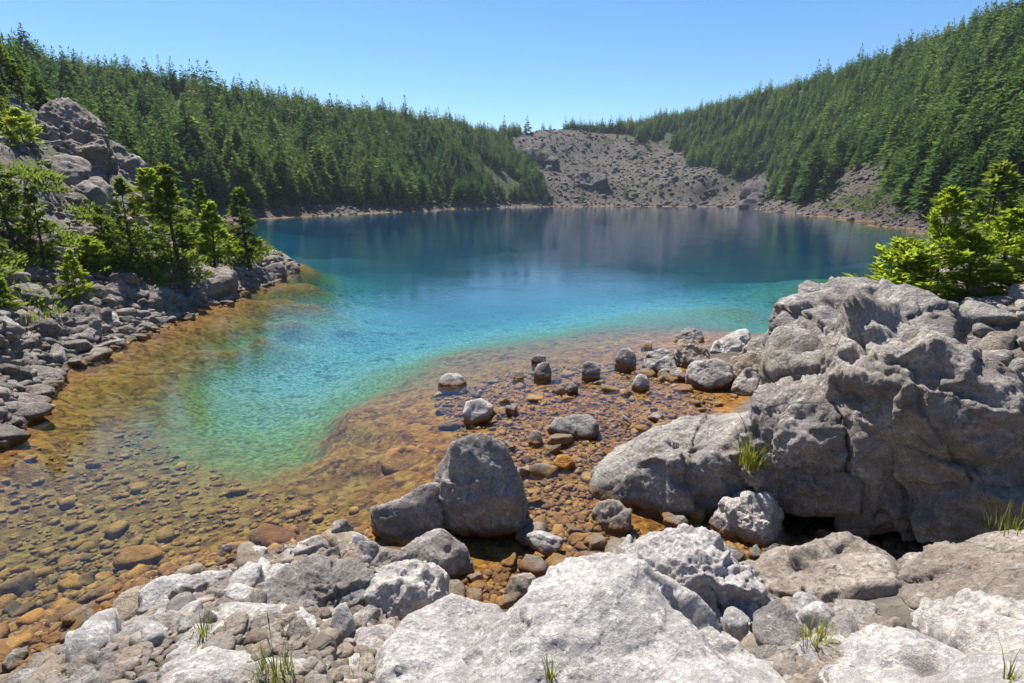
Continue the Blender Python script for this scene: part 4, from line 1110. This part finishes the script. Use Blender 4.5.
NEAR = [  # label, base px, base py, top py, range, kind, width
    ('slender dark pine behind the bright sapling on the left bank', 45, 268, 182, None, 'pine', 1.0),
    ('dense leaning pine at the left edge above the slender pine', 12, 240, 150, None, 'broad', 1.0),
    ('broad dark bushy pine in the middle of the left point', 136, 268, 180, None, 'broad', 0.95),
    ('tall slender pine with open crown between broad dark pine and bright bushy tree', 180, 268, 166, None, 'pine', 1.1),
    ('bright green bushy young tree on the left point', 215, 271, 203, None, 'bright', 1.35),
    ('loose pine nearest to the end of the left point', 250, 268, 188, None, 'pine', 1.15),
    ('bright green sapling alone at the stony left shore', 80, 306, 250, None, 'bright', 1.05),
    ('little spruce low on the shore of the left point', 160, 294, 266, None, 'bright', 1.3),
    ('low bright bush at the left edge above the shore', 8, 318, 276, None, 'bright', 1.4),
    ('narrow pine standing behind the bright bushy tree on the left point', 207, 250, 178, None, 'pine', 0.9),
    ('dark pine left of the broad dark pine on the left point', 108, 258, 205, None, 'broad', 0.95),
    ('pale green bush beneath the outcrop shoulder on the left bank', 152, 214, 172, None, 'bush', 1.5),
    ('green bush on the rocks behind the tall slender pine', 172, 225, 178, None, 'bright', 1.3),
    ('bright bush at the left foot of the rock outcrop', 26, 152, 112, 25, 'bush', 1.5),
    ('dark pine rising left of the rock outcrop', 6, 150, 84, 28, 'broad', 1.0),
    ('pine at the extreme left edge under the skyline wood', -14, 200, 118, 23, 'broad', 1.0),
    ('small dark pine above the low bright bush at the left edge', 2, 275, 215, None, 'pine', 1.1),
    ('light green bush on the ledge left of broad dark pine', 95, 272, 238, None, 'bush', 1.5),
    ('bright green young larch on the right bank, left of the bushes behind the boulder', 938, 286, 190, 10.2, 'larch', 1.25),
    ('wide bright green bush behind the huge boulder at the right edge', 1002, 286, 208, 10.8, 'larch', 1.7),
    ('tall green bush cut by the right edge of the picture', 1052, 284, 196, 10.5, 'larch', 1.6),
    ('low green shrub at the foot of the young larch', 905, 287, 246, 9.8, 'bush', 1.6),
    ('low green shrub between the young larch and the wide bush', 968, 285, 238, 10.2, 'bush', 1.6),
    ('dark conifer highest on the skyline at the extreme left', 6, 92, 34, None, 'broad', 1.0),
    ('dark conifer below the skyline right of the highest one at extreme left', 24, 104, 62, None, 'broad', 0.9),
    ('bright small pine below the skyline conifers at the extreme left', 4, 118, 78, None, 'pine', 1.2),
    ('dark green tree standing behind the bushes on the right bank', 985, 262, 168, 24, 'broad', 1.2),
    ('darker tree behind the tall bush at the right edge', 1030, 258, 158, 27, 'broad', 1.2),
]
KW = {'pine': dict(Rr=0.24, base=0.14, nbr=70, per=44, leaf=0.055, ragged=0.55, wide=0.34, shape=1.0, droop=0.12, up=0.3),
      'broad': dict(Rr=0.34, base=0.06, nbr=80, per=48, leaf=0.056, ragged=0.5, wide=0.36, shape=0.85, droop=0.15, up=0.35),
      'bright': dict(Rr=0.30, base=0.10, nbr=64, per=60, leaf=0.062, shape=1.0, droop=0.05, up=0.5, thick=0.016),
      'larch': dict(Rr=0.36, base=0.08, nbr=64, per=84, leaf=0.042, wide=0.36, shape=0.8, droop=0.06, up=0.6, thick=0.016, ragged=0.6),
      'bush': dict(Rr=0.42, base=0.02, nbr=60, per=70, leaf=0.07, shape=0.42, droop=0.05, up=0.75, thick=0.014)}
MT = {'pine': M_PINE, 'broad': M_PINE, 'bright': M_BRIGHT, 'larch': M_BRIGHT, 'bush': M_BRIGHT}
TPL = {}
for k in KW:
    TPL[k] = [template(k, 700 + 13 * len(TPL) + i, MT[k], **KW[k]) for i in range(3 if k != 'larch' else 3)]
cnt = {}
for lab, px, py, yt, r, kind, wd in NEAR:
    h, H = base_of(px, py, yt, r)
    i = cnt.get(kind, 0); cnt[kind] = i + 1
    nm = {'bush': 'bush', 'larch': 'young_larch', 'bright': 'young_tree'}.get(kind, 'pine_tree')
    ct = {'bush': 'bush', 'larch': 'bush' if 'bush' in lab else 'tree', 'bright': 'bush' if ' bush ' in lab else 'tree'}.get(kind, 'tree')
    if ct == 'bush': nm = 'bush'
    make_tree(nm, lab, ct, tuple(h - np.array([0, 0, 0.03])), H, TPL[kind][i % 3], None, rs0.uniform(0, 6.28), None, wd)

# ---- forests on the slopes: the 300 conifers that show largest are things, the rest one mass
def forest_unit(seed, tiers, per, slim=0.17):
    rs = np.random.default_rng(seed)
    P, D, L, T = [], [], [], []
    base = rs.uniform(0.06, 0.16)
    for i in range(tiers):
        k = (i + rs.uniform(0, .6)) / tiers
        h = base + (1 - base) * k
        rr = slim * (1 - k) ** 0.8 * rs.uniform(0.75, 1.2) + 0.012
        m = max(4, int(per * (1 - 0.55 * k)))
        az = rs.uniform(0, 6.283, m)
        a = rs.uniform(0.0, 0.35, m) * rr
        o = np.column_stack([np.cos(az) * a, np.sin(az) * a, np.full(m, h) + rs.normal(0, .012, m)])
        d = np.column_stack([np.cos(az), np.sin(az), rs.uniform(-0.55, 0.25, m) + 0.35 * k])
        P.append(o); D.append(d); L.append(rr * rs.uniform(0.75, 1.35, m)); T.append(rs.uniform(-0.14, 0.14, m) + 0.1 * (k - 0.4))
    m = 5
    P.append(np.column_stack([np.zeros(m), np.zeros(m), rs.uniform(.86, .93, m)])); D.append(np.column_stack([rs.normal(0, .2, m), rs.normal(0, .2, m), np.ones(m)])); L.append(rs.uniform(.035, .07, m)); T.append(np.full(m, .05))
    P, D, L, T = map(np.concatenate, (P, D, L, T))
    V, F, T = blades(P, D, L, L * rs.uniform(0.32, 0.5, len(L)), rs, T)
    return V, F, T

def trunk_unit(H=1.0):
    V, F = tube([(0, 0, -0.03), (0.004, 0, 0.3), (0, 0.004, 0.65), (0, 0, 0.93)], [0.016, 0.012, 0.008, 0.002], 5)
    return np.array(V), np.array(F)

cand = []
rf = np.random.default_rng(31)
N = 72000
px = rf.uniform(-130, 1150, N)
r = np.sqrt(rf.uniform(34 ** 2, 345 ** 2, N))
dx = (px - 512) / FPX; dy = 0.968 + 0.249 * (341.5 - 200) / FPX
hh_ = np.hypot(dx, dy)
fx, fy = dx / hh_ * r, dy / hh_ * r
fz = height(fx, fy)
qx, qy = project(fx, fy, fz)
jit = perlin(np.column_stack([fx, fy, fx * 0]) * 0.06, 8)
jit2 = perlin(np.column_stack([fx, fy, fx * 0]) * 0.06, 9)
ok = fz > 1.3
for i, poly in enumerate(SCREE):
    ins = in_poly(qx + jit * 14, qy + jit2 * 8, poly)
    keep = rf.uniform(0, 1, N) < (0.006 if i == 0 else 0.04)
    ok &= ~ins | keep
ok &= ~((r < 55) & (px > 60) & (px < 400)) & ~((r < 34)) & ~((px < 60) & (r < 34))
ok &= perlin(np.column_stack([fx, fy, fx * 0]) * 0.035, 5) + 0.5 * perlin(np.column_stack([fx, fy, fx * 0]) * 0.12, 6) > -0.58
ok &= rf.uniform(0, 1, N) < 0.78
# hide nothing that shows: only spots far behind the ridge are dropped
zr = fz + 8
cx, cyy = project(fx, fy, zr)
ok &= (cyy > -60)
fx, fy, fz, r, px = fx[ok], fy[ok], fz[ok], r[ok], px[ok]
# line of sight: is the tree top above the ground in front of it
vis = np.ones(len(fx), bool)
for s in (0.55, 0.65, 0.75, 0.85, 0.92, 0.96):
    g = base_height(fx * s, fy * s)
    ln = EYE + (fz + 7.5 - EYE) * s
    vis &= ln > g
fx, fy, fz, r, px = fx[vis], fy[vis], fz[vis], r[vis], px[vis]
Ht = np.clip(rf.normal(5.7, 1.5, len(fx)) - np.clip(fz - 6, 0, 30) * 0.055, 2.0, 9) * np.where(rf.uniform(0, 1, len(fx)) < 0.05, 1.4, 1.0) * np.clip(0.6 + r / 200, 0.6, 1.0)
Ht = np.where((px < 170) & (r < 80), Ht * 0.6, Ht)
order = np.argsort(-(Ht / r) * ((px > -20) & (px < 1044)))
FU_HI = [forest_unit(800 + i, 30, 17, 0.15 + 0.02 * (i % 3)) for i in range(6)]
FU_LO = [forest_unit(820 + i, 20, 11, 0.15 + 0.02 * (i % 3)) for i in range(8)]
tint = np.clip(0.42 + 0.3 * perlin(np.column_stack([fx, fy, fx * 0]) * 0.02, 41) + rf.normal(0, 0.3, len(fx)), 0.0, 0.98)
tvv, tff = trunk_unit()
ME_TR = mesh_np('trunk', tvv, tff, M_BARK)
ME_CR = []
for i in range(6):
    for t in (0.15, 0.45, 0.75):
        V, F, T = FU_HI[i]
        me = mesh_np('crown', V, F, M_FOREST, False); attr(me, 'tint', np.clip(T + t, 0, 1)); ME_CR.append(me)
for n, i in enumerate(order[:300]):
    side = 'right' if px[i] > 520 else 'left'
    e = bpy.data.objects.new('conifer_tree', None); COL.objects.link(e)
    e.location = (fx[i], fy[i], fz[i] - 0.1); e.rotation_euler = (0, 0, rf.uniform(0, 6.28)); e.scale = (Ht[i] * rf.uniform(.9, 1.25),) * 2 + (Ht[i],)
    tag(e, f'green conifer in the near part of the dense wood on the {side} slope', 'tree', f'conifers of the {side} slope wood')
    link('trunk', ME_TR, e)
    link('crown', ME_CR[(n % 6) * 3 + min(2, int(tint[i] * 3))], e)
V_, F_, T_, b0 = [], [], [], 0
for n, i in enumerate(order[300:]):
    V, F, T = FU_LO[n % 8]
    a = rf.uniform(0, 6.28); c, s = math.cos(a), math.sin(a)
    w_ = Ht[i] * rf.uniform(0.95, 1.35)
    V_.append(np.column_stack([(V[:, 0] * c - V[:, 1] * s) * w_ + fx[i], (V[:, 0] * s + V[:, 1] * c) * w_ + fy[i], V[:, 2] * Ht[i] + fz[i] - 0.1]))
    F_.append(F + b0); T_.append(np.clip(T + tint[i], 0, 1)); b0 += len(V)
me = mesh_np('forest', np.concatenate(V_), np.concatenate(F_), M_FOREST, False); attr(me, 'tint', np.concatenate(T_))
tag(link('forest', me), 'dense conifer forest covering the far slopes', 'forest', kind='stuff')
S['trees'] = len(order)
print('forest trees', len(order))

# ---- low growth on the banks
def clump_mass(name, label, cat, spots, sizes, seed, mat):
    rs = np.random.default_rng(seed)
    V_, F_, T_, b0 = [], [], [], 0
    for (x, y, z), s in zip(spots, sizes):
        m = 110
        az = rs.uniform(0, 6.283, m); q = rs.uniform(0, 1, m) ** 0.5
        P = np.column_stack([x + np.cos(az) * q * s, y + np.sin(az) * q * s, z + rs.uniform(-0.05, 0.55, m) * s * (1.1 - q)])
        D = np.column_stack([np.cos(az) * q, np.sin(az) * q, rs.uniform(0.2, 1.0, m)]) + rs.normal(0, .3, (m, 3))
        L = s * rs.uniform(.12, .27, m)
        V, F, T = blades(P, D, L, L * 0.4, rs, np.clip(rs.normal(rs.uniform(.2, .8), .15, m), 0, 1))
        V_.append(V); F_.append(F + b0); T_.append(T); b0 += len(V)
    me = mesh_np(name, np.concatenate(V_), np.concatenate(F_), mat, False); attr(me, 'tint', np.concatenate(T_))
    tag(link(name, me), label, cat, kind='stuff')
pts = []
for k in range(2600):
    px_ = rs0.uniform(-80, 262); rr_ = math.exp(rs0.uniform(math.log(14.5), math.log(40)))
    d = ray(px_, 200); s_ = rr_ / math.hypot(d[0], d[1]); pts.append((d[0] * s_, d[1] * s_))
pts = np.array(pts); g = height(pts[:, 0], pts[:, 1])
dn = fbm(np.column_stack([pts * 0.28, np.zeros(len(pts))]), 3, 63)
ax, ay = project(pts[:, 0], pts[:, 1], g)
bare = in_poly(ax, ay, [(30, 150), (45, 98), (90, 100), (140, 165), (150, 200), (110, 225), (60, 200)])
k = (g > 0.55) & (dn > 0.02) & ~bare
sp = np.column_stack([pts, g])[k][:800]
clump_mass('undergrowth', 'low green shrubs and moss between rocks of the left bank', 'undergrowth', sp, rs0.uniform(0.25, 0.8, len(sp)), 64, M_PINE)
pts = []
for k in range(500):
    px_ = rs0.uniform(790, 905); rr_ = rs0.uniform(58, 130)
    d = ray(px_, 200); s_ = rr_ / math.hypot(d[0], d[1]); pts.append((d[0] * s_, d[1] * s_))
for k in range(90):
    px_ = rs0.uniform(555, 700); rr_ = rs0.uniform(205, 300)
    d = ray(px_, 200); s_ = rr_ / math.hypot(d[0], d[1]); pts.append((d[0] * s_, d[1] * s_))
pts = np.array(pts); g = height(pts[:, 0], pts[:, 1])
dn = fbm(np.column_stack([pts * 0.05, np.zeros(len(pts))]), 3, 66)
k = (g > 0.8) & (dn > 0.05)
sp = np.column_stack([pts, g])[k]
clump_mass('far_shrubs', 'green shrubs scattered on the far scree and right shore', 'shrubs', sp, rs0.uniform(0.9, 2.0, len(sp)), 67, M_FOREST)

sp = np.concatenate([scatter_seen(38, NS, 101, 1.6, 4), scatter_seen(14, NS2, 102, 1.6, 4), scatter_seen(12, NS3, 103, 3, 6)])
clump_mass('low_moss', 'patches of low moss and dry grass between the near rocks', 'moss', sp, rs0.uniform(0.02, 0.055, len(sp)), 104, M_GRASS)
# ---- grass tufts and small plants
def tuft(name, label, cat, spot, n, L, spread, seed, stalks=0, wid=0.022, lean=0.6):
    rs = np.random.default_rng(seed)
    e = bpy.data.objects.new(name, None); COL.objects.link(e); e.location = spot; e.empty_display_size = .05
    tag(e, label, cat)
    ct_moss = cat == 'moss'
    V, F, T = [], [], []
    for k in range(n):
        a = rs.uniform(0, 6.28); r0 = spread * rs.uniform(0, 1) ** .7 * .5
        o = np.array([math.cos(a) * r0, math.sin(a) * r0, -0.01]); az = a + rs.normal(0, .7)
        l = L * rs.uniform(.45, 1.1); ln = lean * rs.uniform(.2, 1.1); w = wid * L * rs.uniform(.7, 1.4)
        s = np.array([-math.sin(az), math.cos(az), 0]) * w
        b0 = len(V)
        for t in (0, .35, .7, 1.0):
            q = o + np.array([math.cos(az) * ln * l * t * t, math.sin(az) * ln * l * t * t, l * t * (1 - .25 * ln * t)])
            V += [q - s * (1.02 - t), q + s * (1.02 - t)]
        for i in range(3): F.append((b0 + 2 * i, b0 + 2 * i + 1, b0 + 2 * i + 3, b0 + 2 * i + 2))
        T += [rs.uniform(0, 1)] * 8
    me = mesh_np('leaves', np.array(V), np.array(F), M_MOSS if ct_moss else M_GRASS, True); attr(me, 'tint', T)
    link('leaves', me, e)
    if stalks:
        tb = Bag()
        for k in range(stalks):
            az = rs.uniform(0, 6.28); l = L * rs.uniform(1.3, 1.9); ln = rs.uniform(.1, .45)
            pth = [np.array([math.cos(az) * ln * l * t * t, math.sin(az) * ln * l * t * t, l * t]) for t in (0, .4, .75, .9, 1)]
            tb.add(*tube(pth, [.0014, .0012, .001, .0024, .0008], 5))
        V, F, T = tb.arrays()
        link('stalk', mesh_np('stalk', V, F, M_BARK), e)

def top_of(px, py):
    """first surface seen at a pixel: terrain or a rock"""
    d = ray(px, py); d = Vector(d / np.linalg.norm(d))
    dg = bpy.context.evaluated_depsgraph_get()
    o = Vector((0, 0, EYE)) 
    for _ in range(6):
        hit, loc, nrm, idx, ob, mx = S.ray_cast(dg, o, d)
        if not hit: break
        if ob.name.startswith('lake_water'):
            o = loc + d * 0.002; continue
        return np.array(loc[:])
    h = ground_hit(px, py)
    return h
bpy.context.view_layer.update()
TUFTS = [('grass_tuft', 'green grass tuft with dark seed stalks on bottom left slab', 'grass tuft', 276, 676, 90, 0.15, 0.2, 2),
         ('grass_tuft', 'dry yellow green grass growing along the bottom edge right of the stalked tuft', 'grass tuft', 352, 680, 80, 0.07, 0.3, 0),
         ('grass_tuft', 'small thin grass sprout at bottom of the broad white slab', 'grass tuft', 551, 681, 18, 0.15, 0.05, 0),
         ('grass_tuft', 'grass sprout among the rock pile at the left near shore', 'grass tuft', 203, 634, 26, 0.15, 0.1, 0),
         ('grass_tuft', 'yellowish grass in the gap between knobbly white boulder and tan boulder', 'grass tuft', 814, 640, 50, 0.13, 0.14, 0),
         ('grass_tuft', 'green leafy sprout in the bottom right corner', 'grass tuft', 1010, 680, 10, 0.12, 0.04, 0),
         ('grass_tuft', 'bright grass clump on the gravel below the huge boulder at right', 'grass tuft', 985, 524, 40, 0.14, 0.3, 0),
         ('grass_tuft', 'small grass clump at the right edge beside the buff slab', 'grass tuft', 1015, 530, 34, 0.14, 0.25, 0),
         ('leafy_plant', 'tall yellow green plant growing between sloping slab and lumpy cracked boulder', 'plant', 752, 466, 90, 0.36, 0.22, 2),
         ('grass_tuft', 'bright yellow green grass patch on the left shore near the dark block', 'grass tuft', 34, 318, 120, 0.28, 1.0, 0),
         ('moss_patch', 'rusty brown moss patch on broad white slab', 'moss', 690, 655, 260, 0.022, 0.16, 0)]
for i, (nm, lab, ct, px_, py_, n, L, spd, stk) in enumerate(TUFTS):
    tuft(nm, lab, ct, tuple(top_of(px_, py_)), n, L, spd, 900 + i, stk)
